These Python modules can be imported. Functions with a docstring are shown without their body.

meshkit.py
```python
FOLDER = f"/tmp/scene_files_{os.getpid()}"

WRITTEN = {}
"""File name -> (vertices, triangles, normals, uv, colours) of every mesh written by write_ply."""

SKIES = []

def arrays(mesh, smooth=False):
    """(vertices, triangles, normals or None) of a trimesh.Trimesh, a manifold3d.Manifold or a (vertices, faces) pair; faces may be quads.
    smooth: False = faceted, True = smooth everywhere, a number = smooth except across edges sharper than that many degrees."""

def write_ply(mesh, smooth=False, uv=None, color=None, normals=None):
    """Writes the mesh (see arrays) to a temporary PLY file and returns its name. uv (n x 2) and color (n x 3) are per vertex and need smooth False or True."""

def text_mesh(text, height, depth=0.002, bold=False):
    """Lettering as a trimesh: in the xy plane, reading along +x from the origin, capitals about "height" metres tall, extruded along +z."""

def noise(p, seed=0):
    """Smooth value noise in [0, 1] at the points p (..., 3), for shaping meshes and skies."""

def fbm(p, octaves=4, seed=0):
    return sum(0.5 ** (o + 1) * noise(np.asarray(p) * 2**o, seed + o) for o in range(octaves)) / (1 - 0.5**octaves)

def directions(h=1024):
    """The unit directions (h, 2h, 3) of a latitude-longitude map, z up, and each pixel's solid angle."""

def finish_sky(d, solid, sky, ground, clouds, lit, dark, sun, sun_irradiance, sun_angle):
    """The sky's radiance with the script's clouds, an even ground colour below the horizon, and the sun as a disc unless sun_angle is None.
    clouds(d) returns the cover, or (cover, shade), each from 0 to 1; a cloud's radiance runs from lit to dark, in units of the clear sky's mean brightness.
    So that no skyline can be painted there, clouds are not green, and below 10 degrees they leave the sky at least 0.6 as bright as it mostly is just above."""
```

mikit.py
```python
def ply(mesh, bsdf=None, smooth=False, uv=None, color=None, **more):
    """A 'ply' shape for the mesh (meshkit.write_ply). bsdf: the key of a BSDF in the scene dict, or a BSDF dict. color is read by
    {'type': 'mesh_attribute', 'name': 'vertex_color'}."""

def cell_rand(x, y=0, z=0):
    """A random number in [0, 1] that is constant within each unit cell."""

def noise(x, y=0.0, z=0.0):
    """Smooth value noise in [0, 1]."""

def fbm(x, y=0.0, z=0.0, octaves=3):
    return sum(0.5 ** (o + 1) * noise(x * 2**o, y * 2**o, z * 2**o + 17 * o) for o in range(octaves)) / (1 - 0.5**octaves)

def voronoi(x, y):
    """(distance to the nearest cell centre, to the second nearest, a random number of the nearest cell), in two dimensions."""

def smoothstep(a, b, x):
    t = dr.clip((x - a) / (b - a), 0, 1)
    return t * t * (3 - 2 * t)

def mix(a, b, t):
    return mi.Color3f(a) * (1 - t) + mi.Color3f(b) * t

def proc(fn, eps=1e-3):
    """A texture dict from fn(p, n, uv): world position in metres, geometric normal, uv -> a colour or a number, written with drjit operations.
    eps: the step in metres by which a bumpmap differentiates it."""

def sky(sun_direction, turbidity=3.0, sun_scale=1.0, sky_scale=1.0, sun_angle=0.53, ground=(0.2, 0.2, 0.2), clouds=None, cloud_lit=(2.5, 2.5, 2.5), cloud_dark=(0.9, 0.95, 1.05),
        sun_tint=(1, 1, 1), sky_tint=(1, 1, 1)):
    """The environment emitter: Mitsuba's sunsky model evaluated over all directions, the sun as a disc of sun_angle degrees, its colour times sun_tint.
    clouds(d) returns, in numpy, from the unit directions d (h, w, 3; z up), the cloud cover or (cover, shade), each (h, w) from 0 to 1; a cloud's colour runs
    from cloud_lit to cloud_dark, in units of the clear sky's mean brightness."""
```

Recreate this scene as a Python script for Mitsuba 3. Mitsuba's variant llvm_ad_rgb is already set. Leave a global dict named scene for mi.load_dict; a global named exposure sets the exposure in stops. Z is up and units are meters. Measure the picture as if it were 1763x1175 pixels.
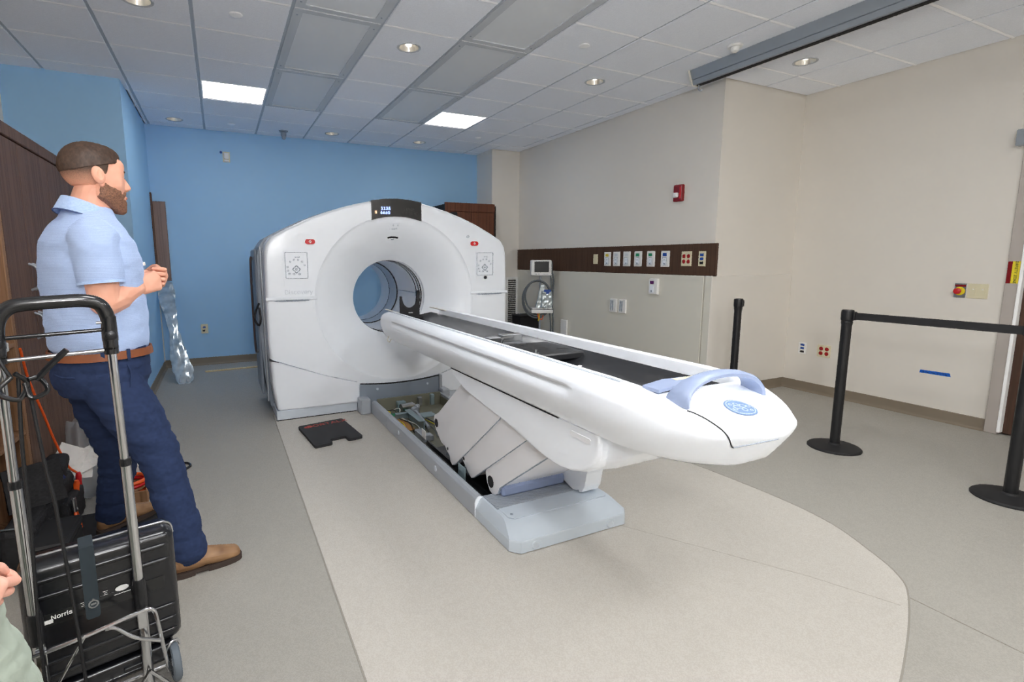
import math, random
import numpy as np, trimesh, manifold3d as m3, drjit as dr, mitsuba as mi, mikit, meshkit
from shapely.geometry import Polygon, Point, LineString, box as sbox
from shapely import affinity
from shapely.ops import unary_union
random.seed(7); RNG = np.random.default_rng(11)
T = mi.ScalarTransform4f
PI = math.pi

# ------------------------------------------------------------------ camera, light, exposure
scene, labels = {}, {}
EYE = np.array([-1.1568, -3.7854, 1.4065])
FWD = np.array([0.42872376, 0.89224774, -0.1417389])
DOWN = np.array([-0.06391353, -0.12654122, -0.98990019])
scene['camera'] = {'type': 'perspective', 'fov': 2*math.degrees(math.atan(881.5/880.74)), 'fov_axis': 'x',
    'principal_point_offset_x': (881.5-804.98)/1763, 'principal_point_offset_y': (587.5-572.35)/1175,
    'near_clip': 0.02, 'far_clip': 100.0,
    'to_world': T().look_at(origin=EYE.tolist(), target=(EYE+FWD).tolist(), up=(-DOWN).tolist())}
exposure = 0.16
PANEL = 8.0          # radiance of the ceiling light panels in view
PANEL_NEAR = 16.5    # the bank of panels over the photographer
FLASH = 140.0         # the photographer's flash, aimed slightly up
DOWNLIGHT = 9.0

# ------------------------------------------------------------------ helpers
def lin(c):
    c = np.asarray(c, float)/255
    return [float(x) for x in np.where(c < .04045, c/12.92, ((c+.055)/1.055)**2.4)]
def rgb(c): return {'type': 'rgb', 'value': lin(c)}
def mat(key, c, rough=.5, metal=0.0, spec=.5, **k):
    base = c if isinstance(c, dict) else rgb(c)
    scene['m_'+key] = {'type': 'twosided', 'bsdf': {'type': 'principled', 'base_color': base, 'roughness': rough, 'metallic': metal, 'specular': spec, **k}}
    return 'm_'+key
def name_for(base):
    if base not in scene and not any(k.startswith(base+'__') for k in scene) and base not in USED:
        USED.add(base); return base
    n = 1
    while True:
        k = f'{base}_{n:03d}'
        if k not in scene and k not in USED: USED.add(k); return k
        n += 1
USED = set()
def tag(key, label=None, cat=None, group=None, kind=None):
    d = {}
    if label: d['label'] = label
    if cat: d['category'] = cat
    if group: d['group'] = group
    if kind: d['kind'] = kind
    labels[key] = d
    return key
def thing(name, label, cat, group=None):
    return tag(name_for(name), label, cat, group)
def obj(name, mesh, m, parent=None, smooth=35, label=None, kind=None, **more):
    if isinstance(mesh, list): mesh = cat(mesh)
    key = name_for(name if parent is None else parent+'__'+name)
    scene[key] = mikit.ply(mesh, m, smooth=smooth, **more)
    if label or kind: tag(key, label, kind=kind)
    return key
def put(name, shape, parent=None, mtx=None, label=None):     # another entry of a shared shape dict
    key = name_for(name if parent is None else parent+'__'+name)
    scene[key] = {**shape, **({'to_world': mtx} if mtx is not None else {})}
    if label: tag(key, label)
    return key
def struct(name, mesh, m, smooth=False):
    k = obj(name, mesh, m, smooth=smooth); labels[k] = {'kind': 'structure'}; return k
def cat(ms): return trimesh.util.concatenate([x if isinstance(x, trimesh.Trimesh) else tm(x) for x in ms])
def tm(m):
    q = m.to_mesh(); return trimesh.Trimesh(np.array(q.vert_properties[:, :3]), np.array(q.tri_verts), process=False)
def box(x0, x1, y0, y1, z0, z1, b=0.0):
    x0, x1 = sorted((x0, x1)); y0, y1 = sorted((y0, y1)); z0, z1 = sorted((z0, z1))
    if b <= 0:
        m = trimesh.creation.box((x1-x0, y1-y0, z1-z0)); m.apply_translation(((x0+x1)/2, (y0+y1)/2, (z0+z1)/2)); return m
    b = min(b, .49*(x1-x0), .49*(y1-y0), .49*(z1-z0)); p = []
    for x, sx in ((x0, 1), (x1, -1)):
        for y, sy in ((y0, 1), (y1, -1)):
            for z, sz in ((z0, 1), (z1, -1)):
                p += [(x+sx*b, y+sy*b, z), (x+sx*b, y, z+sz*b), (x, y+sy*b, z+sz*b)]
    return trimesh.convex.convex_hull(np.array(p))
def rbox(x0, x1, y0, y1, z0, z1, r, seg=12):
    return tm(m3.Manifold.batch_hull([m3.Manifold.sphere(r, seg).translate((x, y, z)) for x in (x0+r, x1-r) for y in (y0+r, y1-r) for z in (z0+r, z1-r)]))
def rpoly(w, h, r, cx=0, cy=0, n=6):
    return sbox(cx-w/2+r, cy-h/2+r, cx+w/2-r, cy+h/2-r).buffer(r, quad_segs=n)
def ext(poly, d):
    ps = [g for g in getattr(poly, 'geoms', [poly]) if g.area > 1e-10]
    return trimesh.util.concatenate([trimesh.creation.extrude_polygon(g, d, engine='earcut') for g in ps])
def frame(o, ex, ey, ez):
    m = np.eye(4); m[:3, 0], m[:3, 1], m[:3, 2], m[:3, 3] = ex, ey, ez, o; return m
def moved(m, mtx): m = m.copy(); m.apply_transform(mtx); return m
# local (a, b, c) -> world: a along the wall to the viewer's right, b up, c out of the wall
def on_y(x, y, z): return frame((x, y, z), (1, 0, 0), (0, 0, 1), (0, -1, 0))         # wall facing -Y
def on_x(x, y, z): return frame((x, y, z), (0, -1, 0), (0, 0, 1), (-1, 0, 0))        # wall facing -X
def ext_x(poly_yz, x0, x1):   # polygon in (y, z) extruded along x
    return moved(ext(poly_yz, x1-x0), frame((x0, 0, 0), (0, 1, 0), (0, 0, 1), (1, 0, 0)))
def ext_y(poly_xz, y0, y1):   # polygon in (x, z) extruded along y
    m = moved(ext(poly_xz, y1-y0), frame((0, y0, 0), (1, 0, 0), (0, 0, 1), (0, 1, 0))); m.invert(); return m
def ext_z(poly, z0, z1): m = ext(poly, z1-z0); m.apply_translation((0, 0, z0)); return m
def smooth_path(pts, n=8):
    p = np.asarray(pts, float); q = np.vstack([2*p[0]-p[1], p, 2*p[-1]-p[-2]]); out = []
    for i in range(1, len(q)-2):
        for t in np.linspace(0, 1, n, endpoint=False):
            a, b, c, d = q[i-1:i+3]
            out.append(.5*((2*b)+(c-a)*t+(2*a-5*b+4*c-d)*t*t+(3*b-a-3*c+d)*t**3))
    return np.array(out+[p[-1]])
def tube(pts, r, sides=10, caps=True):
    p = np.asarray(pts, float); n = len(p); r = np.broadcast_to(np.asarray(r, float), (n,))
    t = np.gradient(p, axis=0); t /= np.linalg.norm(t, axis=1, keepdims=True)+1e-12
    a = np.cross(t[0], [0, 0, 1] if abs(t[0][2]) < .9 else [1, 0, 0]); a /= np.linalg.norm(a); A = []
    for i in range(n):
        a = a-t[i]*(a@t[i]); a /= np.linalg.norm(a)+1e-12; A.append(a)
    A = np.array(A); B = np.cross(t, A); ang = np.arange(sides)*2*PI/sides
    v = (p[:, None]+r[:, None, None]*(np.cos(ang)[None, :, None]*A[:, None]+np.sin(ang)[None, :, None]*B[:, None])).reshape(-1, 3)
    f = []
    for i in range(n-1):
        for j in range(sides):
            k = (j+1) % sides; f += [(i*sides+j, i*sides+k, (i+1)*sides+k), (i*sides+j, (i+1)*sides+k, (i+1)*sides+j)]
    if caps:
        v = np.vstack([v, p[0], p[-1]]); a0, b0 = n*sides, n*sides+1
        for j in range(sides):
            k = (j+1) % sides; f += [(a0, k, j), (b0, (n-1)*sides+j, (n-1)*sides+k)]
    return trimesh.Trimesh(v, np.array(f), process=False)
def cyl(p0, p1, r, sides=16): return tube([p0, p1], r, sides)
def lathe(prof, seg=32, cap=True):      # (r, z) profile round z
    prof = np.asarray(prof, float); n = len(prof); ang = np.arange(seg)*2*PI/seg
    v = np.stack([prof[:, None, 0]*np.cos(ang), prof[:, None, 0]*np.sin(ang), np.repeat(prof[:, 1:], seg, 1)], -1).reshape(-1, 3); f = []
    for i in range(n-1):
        for j in range(seg):
            k = (j+1) % seg; f += [(i*seg+j, i*seg+k, (i+1)*seg+k), (i*seg+j, (i+1)*seg+k, (i+1)*seg+j)]
    m = trimesh.Trimesh(v, np.array(f), process=False); m.merge_vertices(); m.update_faces(m.nondegenerate_faces()); return m
def loft(secs, close=True, caps=True):  # rings of equal point count
    s = np.asarray(secs, float); n, k = s.shape[:2]; v = s.reshape(-1, 3); f = []
    for i in range(n-1):
        for j in range(k if close else k-1):
            l = (j+1) % k; f += [(i*k+j, i*k+l, (i+1)*k+l), (i*k+j, (i+1)*k+l, (i+1)*k+j)]
    m = trimesh.Trimesh(v, np.array(f), process=False)
    if caps and close:
        for ring, rev in ((0, True), (n-1, False)):
            c = len(m.vertices); vv = np.vstack([m.vertices, s[ring].mean(0)])
            ff = [(c, ring*k+(j+1) % k, ring*k+j) if rev else (c, ring*k+j, ring*k+(j+1) % k) for j in range(k)]
            m = trimesh.Trimesh(vv, np.vstack([m.faces, ff]), process=False)
    return m
def text(s, h, bold=False, depth=.0012, center=True):
    m = meshkit.text_mesh(s, h, depth, bold)
    if center: b = m.bounds; m.apply_translation((-(b[0][0]+b[1][0])/2, -(b[0][1]+b[1][1])/2, 0))
    return m
def wrinkle(m, amp, freq, seed=0, sub=None):
    if sub: v, f = trimesh.remesh.subdivide_to_size(m.vertices, m.faces, sub); m = trimesh.Trimesh(v, f); m.merge_vertices()
    n = m.vertex_normals; fr = np.broadcast_to(np.asarray(freq, float), (3,))
    m.vertices = m.vertices+n*((meshkit.fbm(m.vertices*fr, 3, seed)-.5)*2*amp)[:, None]; return m

# ------------------------------------------------------------------ materials
def fbm2(p, s, o=2): return mikit.fbm(p.x*s, p.y*s, p.z*s, octaves=o)
def floor_tex(c0, c1):
    a, b = lin(c0), lin(c1)
    return mikit.proc(lambda p, n, uv: mikit.mix(a, b, mikit.smoothstep(.25, .75, .75*mikit.noise(p.x*300, p.y*300, 0)+.25*mikit.fbm(p.x*40, p.y*40, 1.0))))
def wood_tex(c0, c1, axis='z', s=1.0):
    a, b = lin(c0), lin(c1)
    def fn(p, n, uv):
        u = (p.x+p.y) if axis == 'z' else (p.x+p.z)
        w = p.z if axis == 'z' else p.y
        g = mikit.fbm(u*95*s, w*1.6, 3.0, octaves=3)
        return mikit.mix(a, b, mikit.smoothstep(.25, .75, g+.12*mikit.noise(u*300, w*4, 1)))
    return mikit.proc(fn)
mat('blue', (154, 197, 232), .5)
mat('beige', (223, 218, 210), .6)
mat('doorframe', (178, 170, 164), .45)
mat('guard', (214, 211, 200), .5)
mat('baseboard', (128, 117, 102), .5)
mat('floor', floor_tex((152, 149, 142), (160, 157, 150)), .5, spec=.25)
mat('inset', floor_tex((180, 175, 167), (187, 183, 176)), .5, spec=.25)
mat('weld', (140, 136, 128), .5)
mat('weldlight', (172, 167, 158), .5)
mat('tile', mikit.proc(lambda p, n, uv: mikit.mix(lin((222, 226, 234)), lin((230, 234, 241)), mikit.noise(p.x*180, p.y*180, p.z*180))), .9, spec=.1)
mat('grid', (172, 180, 188), .5)
mat('gridw', (250, 251, 252), .6)
mat('diffuser', (214, 218, 222), .55)
mat('diffframe', (188, 193, 198), .5)
mat('wood', wood_tex((82, 60, 50), (98, 73, 60)), .55, spec=.25)
mat('woodlight', wood_tex((120, 88, 62), (146, 110, 82)), .55, spec=.25)
mat('woodred', wood_tex((74, 44, 32), (102, 62, 44)), .55, spec=.25)
mat('woodstrip', wood_tex((66, 47, 36), (78, 57, 44)), .55, spec=.25)
mat('door', wood_tex((66, 47, 38), (78, 56, 45)), .55, spec=.25)
mat('white', (236, 238, 242), .32, clearcoat=.3, clearcoat_gloss=.8)
mat('shell', (238, 243, 250), .28, clearcoat=.4, clearcoat_gloss=.85)
mat('leg', (222, 222, 226), .4)
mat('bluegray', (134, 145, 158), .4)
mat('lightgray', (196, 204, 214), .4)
mat('basegray', (160, 166, 174), .35, clearcoat=.3, clearcoat_gloss=.7)
mat('stepgray', (188, 198, 208), .35, clearcoat=.3, clearcoat_gloss=.7)
mat('ribgray', (120, 126, 134), .3, metal=.3)
mat('lavender', (136, 150, 182), .4)
mat('arch', (142, 156, 186), .35, clearcoat=.3)
mat('emblem', (112, 136, 172), .4)
mat('script', (176, 192, 216), .4)
mat('faint', (206, 213, 222), .4)
mat('faintdark', (150, 160, 174), .4)
mat('black', (16, 17, 20), .35)
mat('blackmatte', (20, 20, 22), .7)
mat('blackgloss', (10, 11, 13), .12, clearcoat=.6)
mat('rubber', (30, 31, 34), .75)
mat('tyre', (88, 96, 104), .7)
mat('pan', (26, 27, 30), .22, spec=.6)
mat('steel', (176, 178, 180), .3, metal=1.0)
mat('zinc', (150, 170, 176), .4, metal=.7)
mat('chrome', (205, 206, 208), .12, metal=1.0)
mat('alu', (170, 176, 184), .35, metal=.6)
mat('railgray', (150, 158, 166), .35, metal=.3)
mat('darkgap', (14, 14, 15), .8)
mat('red', (196, 30, 36), .35)
mat('darkred', (120, 8, 18), .3)
mat('redplug', (150, 20, 22), .5)
mat('yellow', (226, 206, 40), .5)
mat('orange', (232, 92, 30), .45)
mat('ivory', (216, 208, 178), .45)
mat('platewhite', (232, 232, 230), .45)
mat('green', (30, 128, 92), .5)
mat('medblue', (34, 72, 150), .5)
mat('medyellow', (206, 188, 70), .5)
mat('purple', (86, 30, 92), .5)
mat('tape', (20, 92, 190), .5)
mat('ink', (14, 30, 84), .6)
mat('paper', (232, 230, 226), .7)
mat('wellgray', (112, 112, 98), .55)
mat('copper', (170, 122, 70), .5)
mat('cable', (88, 94, 98), .5)
mat('cabinetdark', (22, 18, 16), .7)
mat('skin', mikit.proc(lambda p, n, uv: mikit.mix(lin((216, 154, 128)), lin((230, 174, 150)), fbm2(p, 28))), .5, spec=.35)
mat('skinpink', mikit.proc(lambda p, n, uv: mikit.mix(lin((216, 158, 138)), lin((230, 178, 160)), fbm2(p, 30))), .5, spec=.35)
mat('hair', mikit.proc(lambda p, n, uv: mikit.mix(lin((40, 28, 21)), lin((76, 54, 40)), mikit.fbm(p.x*160, p.y*160, p.z*60))), .6)
mat('fade', mikit.proc(lambda p, n, uv: mikit.mix(lin((212, 152, 124)), lin((62, 45, 34)), mikit.smoothstep(1.705, 1.782, p.z+.022*mikit.noise(p.x*800, p.y*800, p.z*500)-.010))), .75)
mat('beard', mikit.proc(lambda p, n, uv: mikit.mix(lin((72, 50, 38)), lin((150, 104, 80)), mikit.noise(p.x*420, p.y*420, p.z*260))), .7)
mat('eyewhite', (230, 228, 224), .2)
mat('iris', (40, 44, 50), .2)
mat('lip', (176, 104, 92), .5)
mat('shirt', mikit.proc(lambda p, n, uv: mikit.mix(lin((158, 178, 216)), lin((176, 194, 228)), mikit.smoothstep(.3, .7, .5+.5*dr.sin(p.z*2*PI/.0058)))), .85, spec=.15, sheen=.2)
mat('collar', mikit.proc(lambda p, n, uv: mikit.mix(lin((160, 184, 222)), lin((182, 202, 234)), mikit.noise(p.x*200, p.y*200, p.z*200))), .85, spec=.15)
mat('collartrim', (70, 88, 128), .85)
mat('navy', mikit.proc(lambda p, n, uv: mikit.mix(lin((34, 44, 70)), lin((44, 57, 88)), fbm2(p, 60))), .85, spec=.15, sheen=.15)
mat('belt', (120, 66, 36), .45)
mat('shoe', mikit.proc(lambda p, n, uv: mikit.mix(lin((106, 74, 50)), lin((160, 124, 88)), fbm2(p, 26))), .55)
mat('sole', (52, 40, 34), .7)
mat('khaki', mikit.proc(lambda p, n, uv: mikit.mix(lin((150, 160, 148)), lin((166, 176, 164)), fbm2(p, 40))), .85, spec=.15)
mat('darkshirt', (60, 66, 78), .85)
mat('bagfab', mikit.proc(lambda p, n, uv: mikit.mix(lin((16, 16, 18)), lin((34, 34, 37)), fbm2(p, 120))), .8)
mat('case', mikit.proc(lambda p, n, uv: mikit.mix(lin((13, 14, 17)), lin((19, 20, 24)), mikit.noise(p.x*700, p.y*700, p.z*700))), .2, spec=.6)
mat('strap', (36, 46, 52), .8)
mat('foil', mikit.proc(lambda p, n, uv: mikit.mix(lin((150, 164, 170)), lin((226, 234, 238)), fbm2(p, 18))), .18, metal=.6)
mat('plank', wood_tex((186, 160, 116), (212, 190, 146), 'y'), .6)
mat('screen', (38, 42, 46), .15)
scene['m_film'] = {'type': 'principledthin', 'base_color': rgb((236, 238, 240)), 'roughness': .16, 'spec_trans': .78, 'diff_trans': .4, 'eta': 1.3}
scene['m_clear'] = {'type': 'thindielectric'}
def lamp_mat(key, c=(230, 230, 230)): return mat(key, c, .5)
lamp_mat('lamp')
def emit(rad, tint=(1, 1, 1)): return {'type': 'area', 'radiance': {'type': 'rgb', 'value': [rad*t for t in tint]}}
# ------------------------------------------------------------------ the room (floor z = 0, ceiling z = H)
H = 3.07
TL = .6096
XR = 4.40            # right wall
struct('floor', box(-2.85, 4.6, -5.7, 4.0, -.12, 0), 'm_floor')
ins = smooth_path([(1.50, .2), (1.62, -.7), (1.694, -1.365), (1.735, -1.944), (1.703, -2.299), (1.583, -2.568), (1.479, -2.724), (1.346, -2.816), (1.003, -2.961), (.6, -3.09), (.1, -3.16), (-.4, -3.16)], 8)
INSET = Polygon([(-.80, -3.16), (-.80, 1.05), (1.40, 1.05)]+[tuple(p) for p in ins])
struct('floor_inset', ext_z(INSET, -.02, .0015), 'm_inset')
struct('trim_1', ext_z(INSET.buffer(.006).difference(INSET.buffer(-.001)), -.02, .0019), 'm_weld')
seams = [((1.353, -2.821), (1.357, -5.6)), ((1.36, 1.0), (1.33, 3.3))]
struct('trim_2', cat([ext_z(LineString(s).buffer(.0022, cap_style=2), -.01, .0012) for s in seams]), 'm_weld')
struct('trim_3', ext_z(LineString([(.62, -1.75), (1.124, -2.552), (1.26, -2.83)]).buffer(.002, cap_style=2).intersection(INSET.buffer(-.01)), -.01, .0022), 'm_weldlight')
struct('wall_back', box(-2.0, 2.72, 3.87, 4.0, 0, H), 'm_blue')
struct('wall_left_recess', box(-2.85, -1.88, 2.10, 3.87, 0, H), 'm_blue')
struct('wall_left', box(-2.85, -2.75, -5.6, 2.1, 0, H), 'm_beige')
struct('wall_column', box(2.70, 3.19, 3.36, 4.0, 0, H), 'm_beige')
struct('wall_right_alcove', box(3.19, 4.6, -.29, 4.0, 0, H), 'm_beige')
struct('wall_right', cat([box(XR, 4.55, -2.02, -.29, 0, H), box(XR, 4.55, -3.20, -2.02, 2.30, H), box(XR, 4.55, -5.6, -3.20, 0, H)]), 'm_beige')
struct('wall_front', box(-2.85, 4.6, -5.7, -5.6, 0, H), 'm_beige')
def base_run(x0, y0, x1, y1, nx, ny):   # coved vinyl base along a wall, n = out of the wall
    d = np.array([x1-x0, y1-y0]); L = np.linalg.norm(d); d /= L
    prof = Polygon([(0, 0), (.030, 0), (.016, .006), (.008, .016), (.006, .03), (.006, .096), (.002, .10), (0, .10)])
    m = ext(prof, L); return moved(m, frame((x0, y0, 0), (nx, ny, 0), (0, 0, 1), (d[0], d[1], 0)))
struct('baseboard_right', base_run(XR, -.29, XR, -2.0, -1, 0), 'm_baseboard')
struct('baseboard_nook', base_run(3.19, -.29, XR, -.29, 0, -1), 'm_baseboard')
struct('baseboard_alcove', base_run(3.17, 3.36, 3.17, -.29, -1, 0), 'm_baseboard')
struct('baseboard_back', base_run(-1.88, 3.87, 2.7, 3.87, 0, -1), 'm_baseboard')
struct('baseboard_left', base_run(-1.88, 2.1, -1.88, 3.87, 1, 0), 'm_baseboard')
struct('baseboard_column', base_run(2.7, 3.36, 3.19, 3.36, 0, -1), 'm_baseboard')
# wall protection below the wood strip, its corner strip, corner guard of the blue recess
struct('trim_4', cat([box(3.172, 3.19, -.20, 3.36, .10, 1.235, .004), box(3.168, 3.19, -.30, -.215, .10, 1.235, .004)]), 'm_guard')
struct('trim_5', box(3.165, XR, -.302, -.29, .10, 1.235, .003), 'm_beige')
struct('trim_6', box(-1.882, -1.872, 3.80, 3.868, .1, 1.17, .002), 'm_guard')
# door on the right
DY0, DY1 = -2.085, -3.14
struct('trim_8', cat([box(XR-.025, 4.5, -2.065, -1.985, 0, 2.33, .004), box(XR-.025, 4.5, -3.22, -3.14, 0, 2.33, .004), box(XR-.025, 4.5, -3.22, -1.985, 2.25, 2.33, .004)]), 'm_doorframe')
struct('trim_7', box(XR-.04, XR+.03, -2.085, -2.064, 0.02, 2.25, .003), 'm_gridw')
d1 = struct('door_1', box(XR+.01, XR+.05, DY1, DY0, .012, 2.25, .003), 'm_door')
obj('handle', [tube(smooth_path([(XR+.01, -3.02, .9), (XR-.05, -3.02, .92), (XR-.05, -3.02, 1.16), (XR+.01, -3.02, 1.18)], 5), .010)], 'm_steel', d1)

# ceiling: slab, exposed grid and every tile
struct('ceiling', box(-2.85, 4.6, -5.7, 4.0, H+.12, H+.2), 'm_tile')
def cx(i): return i*TL
def cy(j): return j*TL
grid_y, grid_x = [], []
for i in range(-4, 6):
    grid_y.append(box(cx(i)-.0125, cx(i)+.0125, -5.6, 3.87, H-.002, H+.03))
for X in (3.74,):
    grid_y.append(box(X-.0125, X+.0125, -5.6, -.29, H-.002, H+.03))
for j in range(-9, 7):
    spans = [(cx(i)+.0125, cx(i+1)-.0125) for i in range(-4, 4) if not (i in (-1, 1) and j in (-3, -1, 1, 3))]+[(-2.75, cx(-4)-.0125), (cx(4)+.0125, 3.19)]
    if j < 0: spans += [(3.19, 3.7275), (3.7525, XR)]
    for xa, xb in spans: grid_x.append(box(xa, xb, cy(j)-.0105, cy(j)+.0105, H-.011, H+.03, .004))
struct('trim_9', cat(grid_y), 'm_grid')
struct('trim_10', cat(grid_x), 'm_gridw')
taken = {}
for i, j0 in ((-1, -4), (-1, -2), (-1, 0), (-1, 2), (1, -4), (1, -2), (1, 0), (1, 2)):
    taken[(i, j0)] = taken[(i, j0+1)] = 'diffuser'
LIGHTS = [(-2, 3), (2, 3), (-2, -4), (2, -4), (-2, -7), (2, -7), (0, -7), (0, -9), (2, -9), (-2, -9)]
for c in LIGHTS: taken[c] = 'light'
DOWNLIGHTS = [(.30, .30), (2.146, .30), (3.44, -.86), (-1.53, 3.46), (.30, 3.39), (1.53, 3.38), (-1.525, .33)]
def holed(x0, x1, y0, y1):      # a tile cut for a round downlight
    for dx, dy in DOWNLIGHTS:
        if x0 < dx < x1 and y0 < dy < y1:
            P_ = sbox(x0+.011, y0+.011, x1-.011, y1-.011).difference(Point(dx, dy).buffer(.079, quad_segs=10))
            obj('tile', ext_z(P_, H-.010, H+.012), 'm_tile', 'ceiling', smooth=False); return True
    return False
tile_shapes = {}
def tile_shape(w, d):
    k = (round(w, 3), round(d, 3))
    if k not in tile_shapes:
        a, b = w/2-.011, d/2-.011
        p = [(sx*(a-.004), sy*(b-.004), -.010) for sx in (-1, 1) for sy in (-1, 1)]+[(sx*a, sy*b, z) for sx in (-1, 1) for sy in (-1, 1) for z in (-.001, .012)]
        tile_shapes[k] = mikit.ply(trimesh.convex.convex_hull(np.array(p)), 'm_tile')
    return tile_shapes[k]
cols = [(-2.75, cx(-4))]+[(cx(i), cx(i+1)) for i in range(-4, 5)]
ntile = 0
for ci, (x0, x1) in enumerate(cols):
    i = ci-5
    for j in range(-10, 7):
        y0, y1 = max(cy(j), -5.6), min(cy(j+1), 3.87)
        if y1-y0 < .06 or (i, j) in taken: continue
        if x0 < -1.88 and y0 > 2.1: continue
        if i == 4 and y0 > 3.0: x1 = 2.70
        if holed(x0, x1, y0, y1): continue
        put('tile', tile_shape(x1-x0, y1-y0), 'ceiling', T().translate([(x0+x1)/2, (y0+y1)/2, H]))
for x0, x1 in ((3.05, 3.135), (3.135, 3.74), (3.74, XR)):
    for j in range(-10, 0):
        y0, y1 = max(cy(j), -5.6), min(cy(j+1), -.29)
        if y1-y0 < .06 or holed(x0, x1, y0, y1): continue
        put('tile', tile_shape(x1-x0, y1-y0), 'ceiling', T().translate([(x0+x1)/2, (y0+y1)/2, H]))
put('tile', tile_shape(.048, 1.77), 'ceiling', T().translate([-1.856, 2.985, H]))
put('tile', tile_shape(.14, 3.65), 'ceiling', T().translate([3.12, 1.53, H]))
put('tile', tile_shape(.42, .30), 'ceiling', T().translate([2.90, 3.20, H]))
# air diffusers: flanged frame, recessed perforated face, four screws
def diffuser(i, j0, label):
    t = thing('air_diffuser', label, 'ceiling vent', 'framed air diffusers in the ceiling')
    x0, x1, y0, y1 = cx(i)+.008, cx(i+1)-.008, cy(j0)+.008, cy(j0+2)-.008
    fr = sbox(x0, y0, x1, y1).difference(sbox(x0+.062, y0+.05, x1-.062, y1-.05))
    obj('frame', [ext_z(fr, H-.012, H+.01)], 'm_diffframe', t, smooth=False)
    obj('panel', box(x0+.055, x1-.055, y0+.045, y1-.045, H-.004, H+.004), 'm_diffuser', t, smooth=False)
    for x in (x0+.03, x1-.03):
        for y in (y0+.09, y1-.09): obj('screw', lathe([(0, -.003), (.006, -.003), (.007, 0)], 10).apply_translation((x, y, H-.012)), 'm_bluegray', t)
place = {(-1, 2): 'left row, nearest the blue wall', (-1, 0): 'left row, middle one, beside the round downlight',
    (-1, -2): 'left row, cut by the top edge', (1, 2): 'right row, next to the square lit panel',
    (1, 0): 'right row, middle one of three in view', (1, -2): 'right row, cut by the top edge'}
for (i, j0), lab in place.items(): diffuser(i, j0, 'large grey air diffuser in the ceiling, '+lab)
for i, w in ((-1, 'left'), (1, 'right')): diffuser(i, -4, f'large grey air diffuser above the photographer, {w} of two')
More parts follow.
